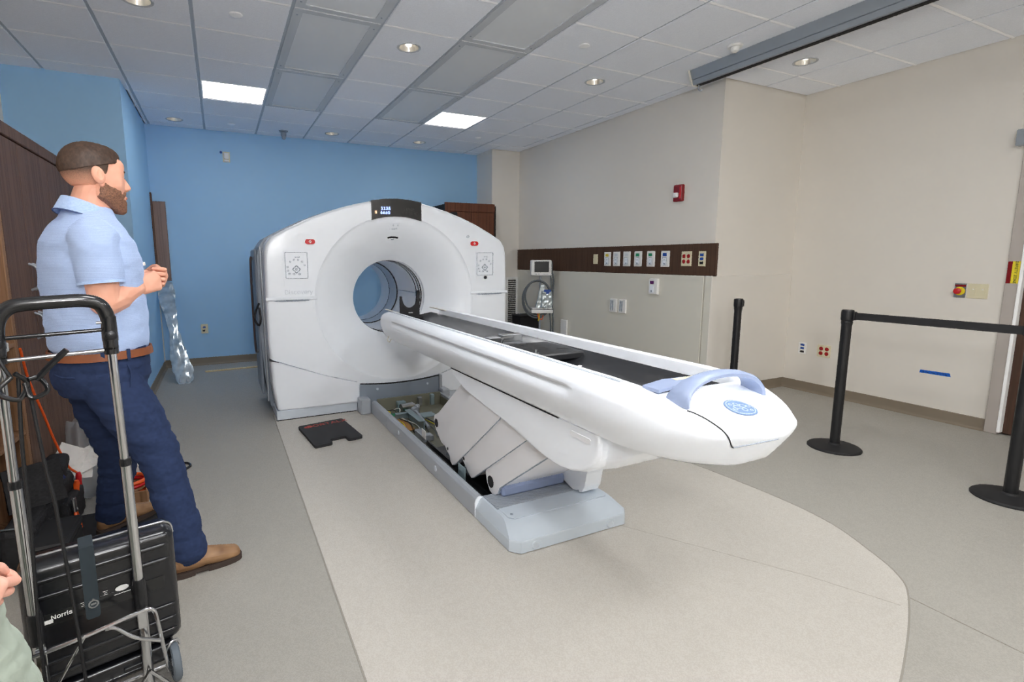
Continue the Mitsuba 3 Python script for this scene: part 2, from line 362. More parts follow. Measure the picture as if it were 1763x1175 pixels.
# square lit panels
lab = {(-2, 3): 'square glowing ceiling panel above the person, left of the two in view', (2, 3): 'square glowing ceiling panel over the right end of the blue wall, right of the two in view'}
for c in LIGHTS:
    i, j = c; seen = c in lab
    t = thing('ceiling_light_panel', lab.get(c, 'square glowing ceiling panel above the photographer'), 'ceiling light', 'square ceiling light panels')
    x0, x1, y0, y1 = cx(i)+.012, cx(i+1)-.012, max(cy(j)+.012, -5.59), cy(j+1)-.012
    obj('frame', [ext_z(sbox(x0, y0, x1, y1).difference(sbox(x0+.012, y0+.012, x1-.012, y1-.012)), H-.006, H+.012)], 'm_gridw', t, smooth=False)
    m = trimesh.Trimesh([(x0+.01, y0+.01, H-.003), (x1-.01, y0+.01, H-.003), (x1-.01, y1-.01, H-.003), (x0+.01, y1-.01, H-.003)], [(0, 2, 1), (0, 3, 2)], process=False)
    obj('diffuser', m, 'm_lamp', t, smooth=False, emitter=emit(PANEL if seen else PANEL_NEAR, (1, 1, 1)))
# round downlights
trim = lathe([(.075, .004), (.082, -.004), (.094, -.006), (.096, .0), (.096, .004)], 36)
cone = lathe([(.077, -.003), (.066, .035), (.055, .07), (.03, .075), (0, .075)], 36)
bulb = lathe([(0, .020), (.014, .022), (.020, .032), (.020, .05), (.012, .075)], 16)
def downlight(x, y, label):
    t = thing('downlight', label, 'downlight', 'round recessed downlights')
    for n, m, b in (('trim_ring', trim, 'm_diffframe'), ('reflector', cone, 'm_reflector'), ('bulb', bulb, 'm_lamp')):
        mm = m.copy(); mm.apply_translation((x, y, H-.0095))
        obj(n, mm, b, t, smooth=40, **({'emitter': emit(DOWNLIGHT, (1, .97, .90))} if n == 'bulb' else {}))
mat('reflector', (214, 210, 202), .22, metal=.8)
for x, y, l in ((.30, .30, 'round downlight between the two rows of air diffusers'), (2.146, .30, 'round downlight near the left end of the hanging grey track'),
    (3.44, -.86, 'round downlight in the ceiling right of the grey track'), (-1.53, 3.46, 'round downlight in the corner above the brown wall board'),
    (.30, 3.39, 'round downlight by the blue wall, left of the pair above the scanner'), (1.53, 3.38, 'round downlight by the blue wall, right of the pair above the scanner'),
    (-1.525, .33, 'round downlight cut by the top edge above the blue recess')): downlight(x, y, l)
for x, y, l in ((-.947, .278, 'small pale disc cover in the tile left of the air diffusers'), (1.527, -.324, 'small pale disc cover in the tile right of the air diffusers'),
    (-.915, 3.41, 'small pale disc cover behind the left glowing panel'), (2.164, 2.775, 'small pale disc cover right of the right glowing panel')):
    tag(obj('sprinkler_cover', lathe([(0, -.012), (.034, -.012), (.042, -.008), (.043, 0)], 28).apply_translation((x, y, H-.007)), 'm_gridw'), l, 'sprinkler cover', 'round sprinkler covers in the ceiling')
t = thing('ceiling_sensor', 'small grey ceiling sensor hanging above the blue wall', 'sensor')
obj('base', lathe([(0, -.02), (.05, -.02), (.06, 0)], 20).apply_translation((-.297, 3.50, H-.006)), 'm_bluegray', t)
obj('head', [box(-.33, -.265, 3.47, 3.53, H-.085, H-.026, .012), lathe([(0, -.12), (.02, -.115), (.026, -.09), (.026, -.07)], 16).apply_translation((-.297, 3.50, H))], 'm_bluegray', t)
t = thing('smoke_detector', 'white smoke detector beside the hanging grey track', 'smoke detector')
obj('base', lathe([(0, -.018), (.052, -.018), (.056, -.01), (.056, 0)], 28).apply_translation((2.60, -.83, H-.007)), 'm_platewhite', t)
obj('sensor_head', lathe([(0, -.055), (.018, -.054), (.030, -.045), (.034, -.018)], 24).apply_translation((2.60, -.83, H-.007)), 'm_platewhite', t)
# hanging track
t = thing('ceiling_track', 'long grey metal track hanging from the ceiling on the right', 'ceiling track')
prof = Polygon([(2.72, H-.006), (2.755, 2.985), (2.765, 2.985), (2.765, 2.978), (2.757, 2.978), (2.772, 2.945), (2.845, 2.945), (2.90, H-.006)])
obj('housing', ext_y(prof, -5.5, -.29), 'm_railgray', t, smooth=False)
obj('slot', ext_y(Polygon([(2.80, 2.939), (2.842, 2.939), (2.842, 2.9455), (2.80, 2.9455)]), -5.5, -.30), 'm_darkgap', t, smooth=False)
obj('end_plate', ext_y(Polygon([(2.70, H-.006), (2.765, 2.938), (2.85, 2.938), (2.92, H-.006)]), -.29, -.282), 'm_guard', t, smooth=False)
obj('hook', tube(smooth_path([(2.80, -.33, 2.94), (2.80, -.33, 2.90), (2.81, -.345, 2.885), (2.82, -.36, 2.90)], 5), .006, 8), 'm_alu', t)
# the photographer's flash on a stand behind the camera
t = thing('flash_lamp', 'flash lamp on a stand behind the camera', 'lamp')
FL = np.array([-.95, -4.35, 2.0])
obj('stand', [cyl((FL[0], FL[1]-.1, 0), (FL[0], FL[1]-.1, FL[2]), .014), lathe([(0, 0), (.2, 0), (.2, .012), (.03, .03), (0, .03)], 28).apply_translation((FL[0], FL[1]-.1, 0))], 'm_black', t)
aim = np.array([.22, .84, .58]); aim /= np.linalg.norm(aim); ex = np.cross(aim, (0, 0, 1)); ex /= np.linalg.norm(ex); ey = np.cross(ex, aim)
obj('reflector', moved(lathe([(.02, -.12), (.10, -.10), (.20, 0), (.205, 0), (.105, -.11), (.02, -.13)], 32), frame(FL, ex, ey, aim)), 'm_black', t)
dm = moved(ext(Point(0, 0).buffer(.195), .004), frame(FL, ex, ey, aim))
obj('diffuser', dm, 'm_lamp', t, smooth=False, emitter=emit(FLASH))
# ------------------------------------------------------------------ the scanner gantry
GX, GY, BZ, BR = .34, .81, 1.037, .365      # centre, front plane, bore height and radius
half = [(1.115, .085), (1.145, .30), (1.166, .72), (1.166, 1.06), (1.158, 1.45), (1.143, 1.53), (1.10, 1.592), (.98, 1.66), (.815, 1.742), (.66, 1.805), (.5, 1.859), (.36, 1.897), (.235, 1.925), (.12, 1.942), (0, 1.949)]
OUT = Polygon([(GX+x, z) for x, z in half]+[(GX-x, z) for x, z in half[::-1]])
def ray_hit(poly, ang):
    L = LineString([(GX, BZ), (GX+4*math.cos(ang), BZ+4*math.sin(ang))]).intersection(poly.exterior)
    g = [q for q in getattr(L, 'geoms', [L]) if q.geom_type == 'Point']
    return max(math.hypot(q.x-GX, q.y-BZ) for q in g)
NA = 360; ANG = [2*PI*k/NA for k in range(NA)]
RO = np.array([ray_hit(OUT, a) for a in ANG])
def dish(r):        # how far the cover dips towards the bore
    t = np.clip((.765-r)/(.765-BR), 0, 1); return .275*t**1.75+.012*(t > 0)*np.clip(t*40, 0, 1)
def polar(rads, ys): # ring given by radius and y arrays
    return np.stack([GX+rads*np.cos(ANG), ys, BZ+rads*np.sin(ANG)], -1)
def crown(r): return .03*np.clip((r-.9)/.5, 0, 1)**2       # the plate falls back a little to its sides
secs = []
for r in (BR+.0,): secs.append(polar(np.full(NA, r-.004), np.full(NA, GY+.33)))
secs.append(polar(np.full(NA, BR-.004), np.full(NA, GY+.315)))
for r in list(np.linspace(BR, .76, 22))+[.764, .772]:
    secs.append(polar(np.full(NA, r), np.full(NA, GY+float(dish(r)))))
for s in (.25, .5, .75, 1.0):
    rr = .772+(RO-.03-.772)*s; secs.append(polar(rr, np.full(NA, GY)+crown(rr)))
for a in (25, 50, 75, 90):
    a = math.radians(a); rr = RO-.03+.03*math.sin(a); secs.append(polar(rr, GY+crown(rr)+.03*(1-math.cos(a))))
secs.append(polar(RO, np.full(NA, GY+.30))); secs.append(polar(RO-.03, np.full(NA, GY+.31)))
G = thing('scanner_gantry', 'white ring-shaped medical scanner with a round bore standing before the blue wall', 'medical scanner')
shell = loft(secs, close=True, caps=False); shell.invert()
obj('front_cover', shell, 'm_shell', G, smooth=32)
# side and rear body behind the front cover: blue-grey, standing a little proud on the sides
body = affinity.scale(OUT, 1.0, .985, origin=(GX, 0)).buffer(.035, join_style=1).intersection(sbox(-5, .06, 5, 5))
hole = Point(GX, BZ).buffer(BR+.015, quad_segs=24)
obj('side_body', [ext_y(body.difference(hole), 1.14, 1.75)], 'm_bluegray', G, smooth=25)
rear = affinity.scale(OUT, .93, .97, origin=(GX, 0)).intersection(sbox(-5, .05, 5, 5))
obj('rear_body', [ext_y(rear.difference(hole), 1.78, 2.45)], 'm_shell', G, smooth=25)
for s, lab in ((-1, None), (1, None)):
    X = GX+s*1.203
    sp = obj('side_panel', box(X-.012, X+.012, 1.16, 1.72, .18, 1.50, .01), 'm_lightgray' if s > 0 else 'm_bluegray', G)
    obj('grip', [tube(smooth_path([(X+s*.01, 1.42, .55), (X+s*.032, 1.42, .60), (X+s*.032, 1.42, 1.36), (X+s*.01, 1.42, 1.41)], 5), .012, 10)], 'm_chrome', sp)
obj('edge_strip', [box(GX-1.176, GX-1.160, 1.10, 1.14, .12, 1.52, .004)], 'm_alu', G)
obj('cable_loop', tube(smooth_path([(GX-1.20, 1.13, 1.02), (GX-1.235, 1.08, .95), (GX-1.245, 1.06, .88), (GX-1.215, 1.07, .83), (GX-1.195, 1.10, .88), (GX-1.20, 1.12, .98)], 6), .009, 8), 'm_black', G)
obj('rear_cable', tube(smooth_path([(GX+1.215, 1.2, 1.42), (GX+1.245, 1.22, 1.30), (GX+1.255, 1.22, 1.12), (GX+1.235, 1.2, .98), (GX+1.25, 1.2, .86), (GX+1.21, 1.2, .80)], 6), .014, 8), 'm_black', G)
# tunnel: light liner, dark rings, grey middle ring, flared rear opening
def liner(y0, y1, r0, r1, m, name):
    return obj(name, loft([polar(np.full(NA, r0), np.full(NA, y0)), polar(np.full(NA, r1), np.full(NA, y1)), polar(np.full(NA, r1+.008), np.full(NA, y1)), polar(np.full(NA, r0+.008), np.full(NA, y0)), polar(np.full(NA, r0), np.full(NA, y0))], caps=False), m, G, smooth=30)
liner(GY+.33, 1.95, .358, .355, 'm_white', 'tunnel_liner')
liner(1.95, 2.24, .346, .346, 'm_lightgray', 'middle_ring')
liner(2.24, 2.62, .352, .352, 'm_white', 'rear_liner')
obj('rear_flare', loft([polar(np.full(NA, r), np.full(NA, y)) for r, y in ((.352, 2.44), (.36, 2.52), (.40, 2.58), (.52, 2.60), (.70, 2.52), (.70, 2.44))], caps=False), 'm_shell', G)
for y in (1.165, 1.225, 1.31):
    obj('dark_ring', loft([polar(np.full(NA, r), np.full(NA, yy)) for r, yy in ((.3575, y), (.3545, y), (.3545, y+.016), (.3575, y+.016))], caps=False), 'm_darkgap', G)
for y in (1.945, 2.236):
    obj('dark_ring', loft([polar(np.full(NA, r), np.full(NA, yy)) for r, yy in ((.3565, y), (.344, y), (.344, y+.012), (.3565, y+.012))], caps=False), 'm_rubber', G)
obj('tunnel_seam', [box(GX+.340, GX+.356, 1.33, 1.93, BZ+.018, BZ+.021)], 'm_bluegray', G)
obj('sensor_mount', [box(GX+.318, GX+.352, 1.20, 1.24, BZ-.01, BZ+.05, .004), box(GX+.322, GX+.352, 1.19, 1.22, BZ-.06, BZ-.03, .004)], 'm_black', G)
obj('laser_port', lathe([(0, 0), (.012, 0), (.014, .01)], 14).apply_transform(frame((GX+.342, 2.12, BZ+.02), (0, 1, 0), (0, 0, 1), (1, 0, 0))), 'm_platewhite', G)
# plinth
for xa, xb in ((-.787, -.075), (.755, 1.45)): obj('plinth', box(xa, xb, GY+.035, 2.3, 0, .088, .004), 'm_lightgray', G)
obj('plinth_gap', [box(xa, xb, GY+.031, GY+.05, 0, .008) for xa, xb in ((-.79, -.085),)], 'm_rubber', G, smooth=False)
# seam of the lower covers: fine dark line, the lower covers' corner
def seam_strip(pts, name='seam'):
    L = LineString(pts).buffer(.0022, cap_style=2)
    return obj(name, ext_y(L, GY-.0015, GY+.02), 'm_faintdark', G, smooth=False)
for s in (-1, 1):
    obj('seam', ext_y(LineString([(GX+s*x, z) for x, z in smooth_path([(1.16, .560), (.95, .475), (.70, .375), (.42, .285)], 6)]).buffer(.002, cap_style=2), GY-.001, GY+.02), 'm_faintdark', G, smooth=False)
    obj('cover_notch', ext_y(Polygon([(GX+s*1.165, .566), (GX+s*1.165, .548), (GX+s*1.09, .528)]), GY-.0025, GY+.03), 'm_rubber', G, smooth=False)
# side ledges, control panels, stop buttons
def pane(cx_, cz, w, h, r, c0, c1, n=5): return moved(ext(rpoly(w, h, r, n=n), c1-c0), frame((cx_, GY-c0, cz), (1, 0, 0), (0, 0, 1), (0, -1, 0)))
for s in (-1, 1):
    led = Polygon([(0, 0), (-.0005, 0), (-.012, .007), (-.013, .013), (0, .030)])
    m = moved(ext(led, .42), frame((GX+s*.955-.21, GY, 1.058), (0, 1, 0), (0, 0, 1), (1, 0, 0)))
    L = obj('ledge', m, 'm_shell', G, smooth=False)
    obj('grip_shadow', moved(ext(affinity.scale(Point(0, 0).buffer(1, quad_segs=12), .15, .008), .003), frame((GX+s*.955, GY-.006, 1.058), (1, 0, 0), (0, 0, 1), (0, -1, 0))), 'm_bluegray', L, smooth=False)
    cx_, cz = GX+s*.905, 1.335
    cp = obj('control_panel', [pane(cx_, cz, .215, .305, .014, -.01, .004)], 'm_shell', G)
    obj('panel_frame', moved(ext(rpoly(.185, .225, .008).difference(rpoly(.177, .217, .006)), .003), frame((cx_, GY-.004, cz+.022), (1, 0, 0), (0, 0, 1), (0, -1, 0))), 'm_faintdark', cp, smooth=False)
    def ic(a, b, w, h): return moved(ext(rpoly(w, h, min(w, h)*.3, n=3).difference(rpoly(w*.5, h*.5, min(w, h)*.12, n=2)), .002), frame((cx_+a, GY-.004, cz+b), (1, 0, 0), (0, 0, 1), (0, -1, 0)))
    ring = [ic(.072*math.cos(a)-.002, -.002+.072*math.sin(a), .015, .014) for a in np.radians([20, 48, 76, 104, 132, 172, 198])]+[ic(-.004, .092, .013, .012), ic(.02, .092, .016, .012)]
    obj('arc_keys', ring, 'm_faintdark', cp, smooth=False, kind='stuff', label='arc of small grey keys')
    c = (-.002, -.012)
    pad = [ic(c[0], c[1], .02, .02)]
    for a in (0, 90, 180, 270):
        ch = LineString([(-.012, -.006), (0, .005), (.012, -.006)]).buffer(.004)
        pad.append(moved(ext(affinity.translate(affinity.rotate(affinity.translate(ch, 0, .026), a-90 if a else -90, origin=(0, 0)), *c), .0025), frame((cx_, GY-.004, cz), (1, 0, 0), (0, 0, 1), (0, -1, 0))))
    pad += [ic(-.024, -.052, .02, .014), ic(.022, -.052, .02, .014), ic(-.06, -.048, .018, .014)]
    obj('arrow_keys', pad, 'm_bluegray', cp, smooth=False, kind='stuff', label='dark arrow keys around a centre key')
    if s > 0: obj('knob', lathe([(0, .012), (.014, .012), (.017, 0)], 18).apply_transform(frame((cx_+.004, GY-.003, cz-.112), (1, 0, 0), (0, 0, 1), (0, -1, 0))), 'm_rubber', cp)
    bx = GX+s*.785
    b = obj('stop_button', moved(ext(rpoly(.082, .042, .020), .012), frame((bx, GY, 1.557), (1, 0, 0), (0, 0, 1), (0, -1, 0))), 'm_red', G, label='red oval stop button')
    obj('symbol', moved(ext(unary_union([Point(0, 0).buffer(.011).difference(Point(0, 0).buffer(.007)), sbox(-.002, -.006, .002, .008)]), .0012), frame((bx, GY-.012, 1.557), (1, 0, 0), (0, 0, 1), (0, -1, 0))), 'm_platewhite', b, smooth=False)
obj('badge_ring', moved(ext(Point(0, 0).buffer(.013).difference(Point(0, 0).buffer(.008)), .002), frame((1.058, GY, 1.623), (1, 0, 0), (0, 0, 1), (0, -1, 0))), 'm_bluegray', G, smooth=False)
obj('lettering', moved(text('Discovery', .036), frame((-.555, GY-.001, 1.125), (1, 0, 0), (0, 0, 1), (0, -1, 0))), 'm_faint', G, smooth=False, label='pale grey word Discovery')
# display over the bore
arc = Point(GX, BZ).buffer(.757, quad_segs=90)
disp = OUT.buffer(.004).intersection(sbox(GX-.240, 1.7, GX+.234, 2.1)).difference(arc)
D = obj('display', ext_y(disp, GY-.005, GY+.075), 'm_blackgloss', G, smooth=30, label='black glass display band')
def seg(s, h, x, z, e, tint, name):
    m = moved(text(s, h, bold=True, depth=.001), frame((x, GY-.0055, z), (1, 0, 0), (0, 0, 1), (0, -1, 0)))
    obj(name, m, 'm_lamp', D, smooth=False, **({'emitter': emit(e, tint)} if e else {}))
seg('1135', .026, .232, 1.862, 4.0, (.12, .25, 1.0), 'blue_digits')
seg('6660', .026, .226, 1.825, 4.0, (.12, .25, 1.0), 'blue_digits')
seg('S', .024, .140, 1.827, 2.0, (1.0, .42, .1), 'orange_digit')
mat('dimdigit', (52, 50, 48), .5)
for s_, x, z in (('88888', .452, 1.857), ('88 88 88', .468, 1.826)):
    obj('dim_digits', moved(text(s_, .024), frame((x, GY-.0055, z), (1, 0, 0), (0, 0, 1), (0, -1, 0))), 'm_dimdigit', D, smooth=False)
# on the dish: icon plate, laser slot, tiny label (set into the sloping surface)
def on_dish(dx, r, c=0.0):   # a frame lying on the dish above the bore
    y = GY+float(dish(r)); sl = (float(dish(r+.01))-float(dish(r-.01)))/.02
    up = np.array([0, sl, 1.0]); up /= np.linalg.norm(up); n = np.array([0, -up[2], up[1]])
    return frame(np.array((GX+dx, y, BZ+r))+n*c, (1, 0, 0), up, n)
ip = obj('icon_plate', moved(ext(rpoly(.11, .082, .014), .004), on_dish(-.01, .665, .001)), 'm_shell', G)
obj('icons', [moved(ext(rpoly(.016, .016, .006, cx=a, cy=b), .0015), on_dish(-.01, .665, .005)) for a, b in ((-.022, .018), (.022, .018), (-.028, -.018), (-.008, -.018), (.012, -.014))], 'm_faint', ip, smooth=False, kind='stuff', label='faint icons')
obj('laser_slot', moved(ext(LineString([(.052*math.sin(a), .10*(math.cos(a*.35)-1)) for a in np.linspace(-1, 1, 9)]).buffer(.008), .003), on_dish(-.02, .575, .002)), 'm_blackgloss', G, smooth=False)
obj('caption', moved(ext(sbox(-.014, -.005, .014, .005), .001), on_dish(-.02, .553, .002)), 'm_bluegray', G, smooth=False)
# wall box on which the table docks
K = obj('dock_panel', [ext_y(Polygon([(-.062, 0), (-.062, .245)]+[(x, .243+.028*((x-.34)/.40)**2+.010*(x+.06)) for x in np.linspace(-.05, .725, 16)]+[(.738, .275), (.738, 0)]), GY-.028, GY+.03)], 'm_bluegray', G, smooth=20)
obj('rubber_lip', tube([(x, GY-.028, .243+.028*((x-.34)/.40)**2+.010*(x+.06)) for x in np.linspace(-.06, .735, 24)], .006, 8), 'm_darkgap', K)
for x in (.10, .60): obj('screw', lathe([(0, .006), (.011, .006), (.012, 0)], 12).apply_transform(frame((x, GY-.028, .205), (1, 0, 0), (0, 0, 1), (0, -1, 0))), 'm_lightgray', K)
obj('side_trim', [box(.72, .752, GY-.045, GY+.02, 0, .282, .005)], 'm_basegray', K)
for x0, x1 in ((-.085, .012), (.715, .80)): obj('corner_block', box(x0, x1, GY-.13, GY-.0, 0, .15, .012), 'm_basegray', K)
# ------------------------------------------------------------------ the patient table
TX = .378
B = thing('patient_table', 'long white patient table on slanting legs, opened base at the scanner', 'patient table')
# --- base: two long side rails, well, step cover at the foot end
railprof = Polygon([(0, 0.006), (0, .085), (.006, .106), (.018, .118), (.034, .122), (.046, .118), (.05, .108), (.05, .006)])
def rail_seg(x, y0, y1, flip):
    m = moved(ext(railprof, y1-y0), frame((x, y1, 0), (1, 0, 0), (0, 0, 1), (0, -1, 0)))
    if flip: m.vertices[:, 0] = 2*TX-m.vertices[:, 0]; m.invert()
    return m
for flip in (False, True):
    r = obj('side_rail', [rail_seg(.016, -1.435, .20, flip), rail_seg(.016, .206, .70, flip)], 'm_basegray', B, smooth=28)
    xx = .014 if not flip else 2*TX-.014
    for y in (-.10, -.86): obj('rail_cap', lathe([(0, .004), (.018, .004), (.020, 0)], 18).apply_transform(frame((xx+(.002 if not flip else -.002), y, .068), (0, 1, 0), (0, 0, 1), (-1 if not flip else 1, 0, 0))), 'm_lightgray', r)
obj('base_tray', cat([box(.06, 2*TX-.06, -1.44, .69, .004, .02), box(.066, .072, -1.44, .69, .02, .085), box(2*TX-.072, 2*TX-.066, -1.44, .69, .02, .10), box(.066, 2*TX-.066, .665, .69, .02, .135)]), 'm_wellgray', B, smooth=False)
obj('dark_channel', cat([box(.085, 2*TX-.085, -1.44, -.42, .02, .028), box(.10, .112, -1.44, -.36, .028, .075), box(.15, .162, -1.44, -.36, .028, .07)]), 'm_black', B, smooth=False)
# step cover
x0, x1 = .016, 2*TX-.016
def fp(e, c, y1=-1.845): return [(x0+e, -1.43), (x0+e, y1+e+c), (x0+e+c*.9, y1+e), (x1-e-c*.9, y1+e), (x1-e, y1+e+c), (x1-e, -1.43)]
secs = [[(*p, z) for p in fp(e, c)] for e, c, z in ((.0, .045, .006), (0, .045, .055), (.004, .045, .066), (.026, .055, .102), (.036, .06, .114), (.05, .06, .118))]
sc = loft(secs, caps=True)
# front slope: longer bevel at the foot end
sc.vertices[:, 1] += np.where((sc.vertices[:, 1] < -1.6) & (sc.vertices[:, 2] > .08), (sc.vertices[:, 2]-.08)*2.0, 0)
S = obj('step_cover', sc, 'm_stepgray', B, smooth=28)
obj('joint', [rail_seg(.0145, -1.437, -1.429, False)], 'm_shell', S, smooth=28)
obj('tread', ext_z(Polygon([(.07, -1.44), (.07, -1.70), (.095, -1.725), (x1-.075, -1.725), (x1-.05, -1.70), (x1-.05, -1.44)]), .117, .1205), 'm_stepgray', S, smooth=False)
obj('rib_bed', box(.062, x1-.06, -1.60, -1.437, .1175, .1205), 'm_bluegray', S, smooth=False)
for k in range(9):
    y = -1.452-k*.0172; obj('rib', box(.062, x1-.035-.10*(k/9), y-.0052, y+.0052, .118, .1245, .002), 'm_alu', S, smooth=False)
for x in (.14, x1-.14): obj('cap', lathe([(0, .003), (.02, .003), (.022, 0)], 18).apply_transform(frame((x, -1.845, .032), (1, 0, 0), (0, 0, 1), (0, -1, 0))), 'm_stepgray', S)
for x, y in ((x1-.075, -1.60), (.10, -1.68)): obj('screw', lathe([(0, .124), (.007, .1235), (.008, .12)], 12).apply_translation((x, y, 0)), 'm_bluegray', S)
# --- open well: brackets, motor, wiring
def part(n, m, b, **k): return obj(n, m, b, B, **k)
part('bracket', [box(.13, .33, .34, .35, .03, .085, .002), box(.13, .33, .30, .35, .082, .088, .002)], 'm_zinc')
part('bracket', [box(.24, .252, -.06, .30, .03, .12, .002), box(.20, .252, -.06, .30, .116, .122, .002)], 'm_zinc')
part('bracket', [box(.30, .42, .10, .22, .09, .10, .003), box(.30, .312, .10, .22, .03, .10, .003)], 'm_zinc')
part('upright_plate', [box(.085, .091, -1.16, -1.06, .02, .17, .002), box(.085, .14, -1.16, -1.06, .02, .026, .002)], 'm_zinc', label='upright zinc plate inside the rail')
part('motor', [cyl((.24, .52, .075), (.36, .55, .075), .032, 20), cyl((.36, .55, .075), (.38, .555, .075), .018, 16)], 'm_steel')
part('motor_bracket', [box(.22, .30, .55, .60, .03, .12, .004)], 'm_zinc')
part('actuator', [cyl((.30, .30, .10), (.27, -.10, .075), .012, 12), cyl((.30, .34, .10), (.30, .28, .10), .03, 16)], 'm_alu')
part('knuckle_joint', trimesh.creation.icosphere(2, .024).apply_translation((.33, .33, .125)), 'm_alu')
part('copper_strip', box(.14, .20, .02, .42, .026, .034, .002), 'm_copper')
part('circuit_board', box(.12, .32, .40, .52, .026, .032), 'm_green')
part('switch_block', [box(.14, .20, -.30, -.12, .03, .085, .004), box(.20, .24, -.28, -.20, .03, .07, .004)], 'm_alu')
part('tag', box(.118, .122, -.42, -.34, .10, .165, .001), 'm_platewhite', label='small white tag')
part('limit_switch', [box(.43, .47, .58, .62, .05, .13, .004)], 'm_steel')
part('limit_switch', [box(.55, .585, .56, .60, .05, .15, .004)], 'm_zinc')
for k in range(7):
    a = .10+.045*k
    part('wire', tube(smooth_path([(a, .62, .03), (a+.03, .50, .055+.01*(k % 3)), (a+.02*(k % 2), .36, .036), (a+.05, .2-.05*k, .04+.008*(k % 2)), (a+.02, .02-.06*k, .03)], 5), .0042, 6), ('m_yellow', 'm_black', 'm_platewhite', 'm_black', 'm_cable', 'm_yellow', 'm_black')[k])
for x, y in ((.12, .45), (.36, .43), (.42, .35), (.20, .22), (.40, .02), (.18, -.02)): part('bolt', lathe([(0, .05), (.009, .05), (.009, .03), (.013, .03), (.013, .02)], 6).apply_translation((x, y, 0)), 'm_steel', smooth=False)
# --- four slanting leg covers, overlapping plates, between the base and the saddle
legs = [([(-.565, .30), (-.585, .335), (-.65, .365), (-1.09, .70), (-1.30, .70), (-.815, .27), (-.775, .185), (-.745, .165), (-.70, .175), (-.60, .24)], .126, .62, (-.615, .285, .030)),
        ([(-.765, .255), (-.80, .285), (-1.25, .68), (-1.60, .66), (-1.525, .575), (-.955, .112), (-.925, .100), (-.895, .115), (-.885, .15), (-.835, .165), (-.80, .20)], .106, .625, (-.855, .185, .010)),
        ([(-1.045, .225), (-1.08, .255), (-1.50, .64), (-1.84, .60), (-1.78, .545), (-1.21, .128), (-1.18, .112), (-1.14, .13), (-1.055, .185)], .117, .622, (-1.078, .195, .010)),
        ([(-1.345, .215), (-1.37, .255), (-1.76, .60), (-1.99, .60), (-1.95, .52), (-1.495, .178), (-1.475, .135), (-1.435, .112), (-1.395, .122), (-1.36, .165)], .127, .60, (-1.405, .178, .034))]
for pts, xa, xb, (hy, hz, hr) in legs:
    P_ = Polygon(pts).buffer(-.008).buffer(.008, quad_segs=4)
    inner = ext_x(P_.buffer(-.006), xa+.004, xb-.004)
    a = ext_x(P_, xa, xa+.016); c = ext_x(P_.buffer(-.004), xa+.016, xb)
    L = obj('leg_cover', [a, c], 'm_leg', B, smooth=30)
    obj('edge_gap', ext_x(P_.buffer(.0035), xa+.006, xa+.016), 'm_bluegray', L, smooth=False)
    obj('pivot', lathe([(0, .004), (hr*.8, .004), (hr, .001), (hr, -.01)], 22).apply_transform(frame((xa, hy, hz), (0, -1, 0), (0, 0, 1), (-1, 0, 0))), 'm_blackmatte', L)
obj('inner_leg', [ext_x(Polygon([(-.74, .06), (-.64, .06), (-1.6, .62), (-1.74, .62)]), .18, .58), ext_x(Polygon([(-1.02, .05), (-.90, .05), (-1.75, .62), (-1.86, .62)]), .17, .59)], 'm_bluegray', B, smooth=False)
obj('pivot_beam', [cyl((.15, -1.445, .160), (.56, -1.445, .160), .030, 20), box(.15, .56, -1.505, -1.44, .120, .182, .012)], 'm_lavender', B, label='lavender-blue cover strip under the front leg')
F = obj('foot_block', ext_x(Polygon([(-1.36, .13), (-1.38, .20), (-1.45, .26), (-1.60, .40), (-1.76, .40), (-1.70, .255), (-1.685, .175), (-1.665, .140), (-1.648, .128), (-1.635, .140), (-1.615, .128), (-1.58, .124), (-1.53, .135), (-1.48, .150), (-1.44, .135)]).buffer(-.006).buffer(.006), .555, .665), 'm_shell', B, smooth=28)
# --- saddle: the body that carries the bed, wedge in side view with a rounded foot end
sad = [(-.93, .735), (-.935, .708), (-1.0, .682), (-1.12, .645), (-1.35, .615), (-1.564, .588), (-1.80, .548), (-1.90, .533), (-1.99, .524), (-2.08, .524), (-2.16, .536), (-2.24, .562), (-2.30, .604), (-2.325, .65), (-2.33, .70), (-2.31, .735)]
SP = Polygon(sad)
def saddle_mesh():   # cheeks rounded inwards at the rim
    c = np.array(SP.centroid.coords[0]); base = np.array(SP.exterior.segmentize(.03).coords)[:-1]; secs = []
    for x, off in ((.100, .028), (.101, .016), (.106, .006), (.116, .0), (.64, .0), (.650, .006), (.655, .016), (.656, .028)):
        q = base.copy(); d = q-c; n = np.linalg.norm(d, axis=1, keepdims=True); q = q-d/n*off; q[:, 1] = np.where(base[:, 1] > .73, .737, q[:, 1])
        secs.append([(x, y, z) for y, z in q])
    return loft(secs, caps=True)
sm = saddle_mesh(); 
if sm.volume < 0: sm.invert()
SD = obj('saddle', sm, 'm_shell', B, smooth=35)
bel = []   # belly behind the cheek, reaching further towards the foot end
for y, zb, w in ((-1.75, .54, .235), (-1.9, .52, .24), (-2.0, .508, .243), (-2.11, .512, .244), (-2.19, .532, .244), (-2.27, .567, .243), (-2.35, .613, .240), (-2.42, .660, .235), (-2.48, .71, .228), (-2.50, .738, .22)):
    q = [(TX-w, .74), (TX-w*.99, zb+.07*(.74-zb)/.24), (TX-w*.93, zb+.03*(.74-zb)/.24), (TX-w*.82, zb+.008), (TX-w*.6, zb)]
    bel.append([(x, y, z) for x, z in q]+[(2*TX-x, y, z) for x, z in q[::-1]])
bm = loft(bel, caps=True)
if bm.volume < 0: bm.invert()
obj('belly', bm, 'm_shell', B, smooth=40)
obj('cheek_insert', moved(ext(rpoly(.13, .022, .008), .003), frame((.0995, -2.21, .700), (0, -1, 0), (0, 0, 1), (-1, 0, 0))), 'm_white', SD, smooth=False)
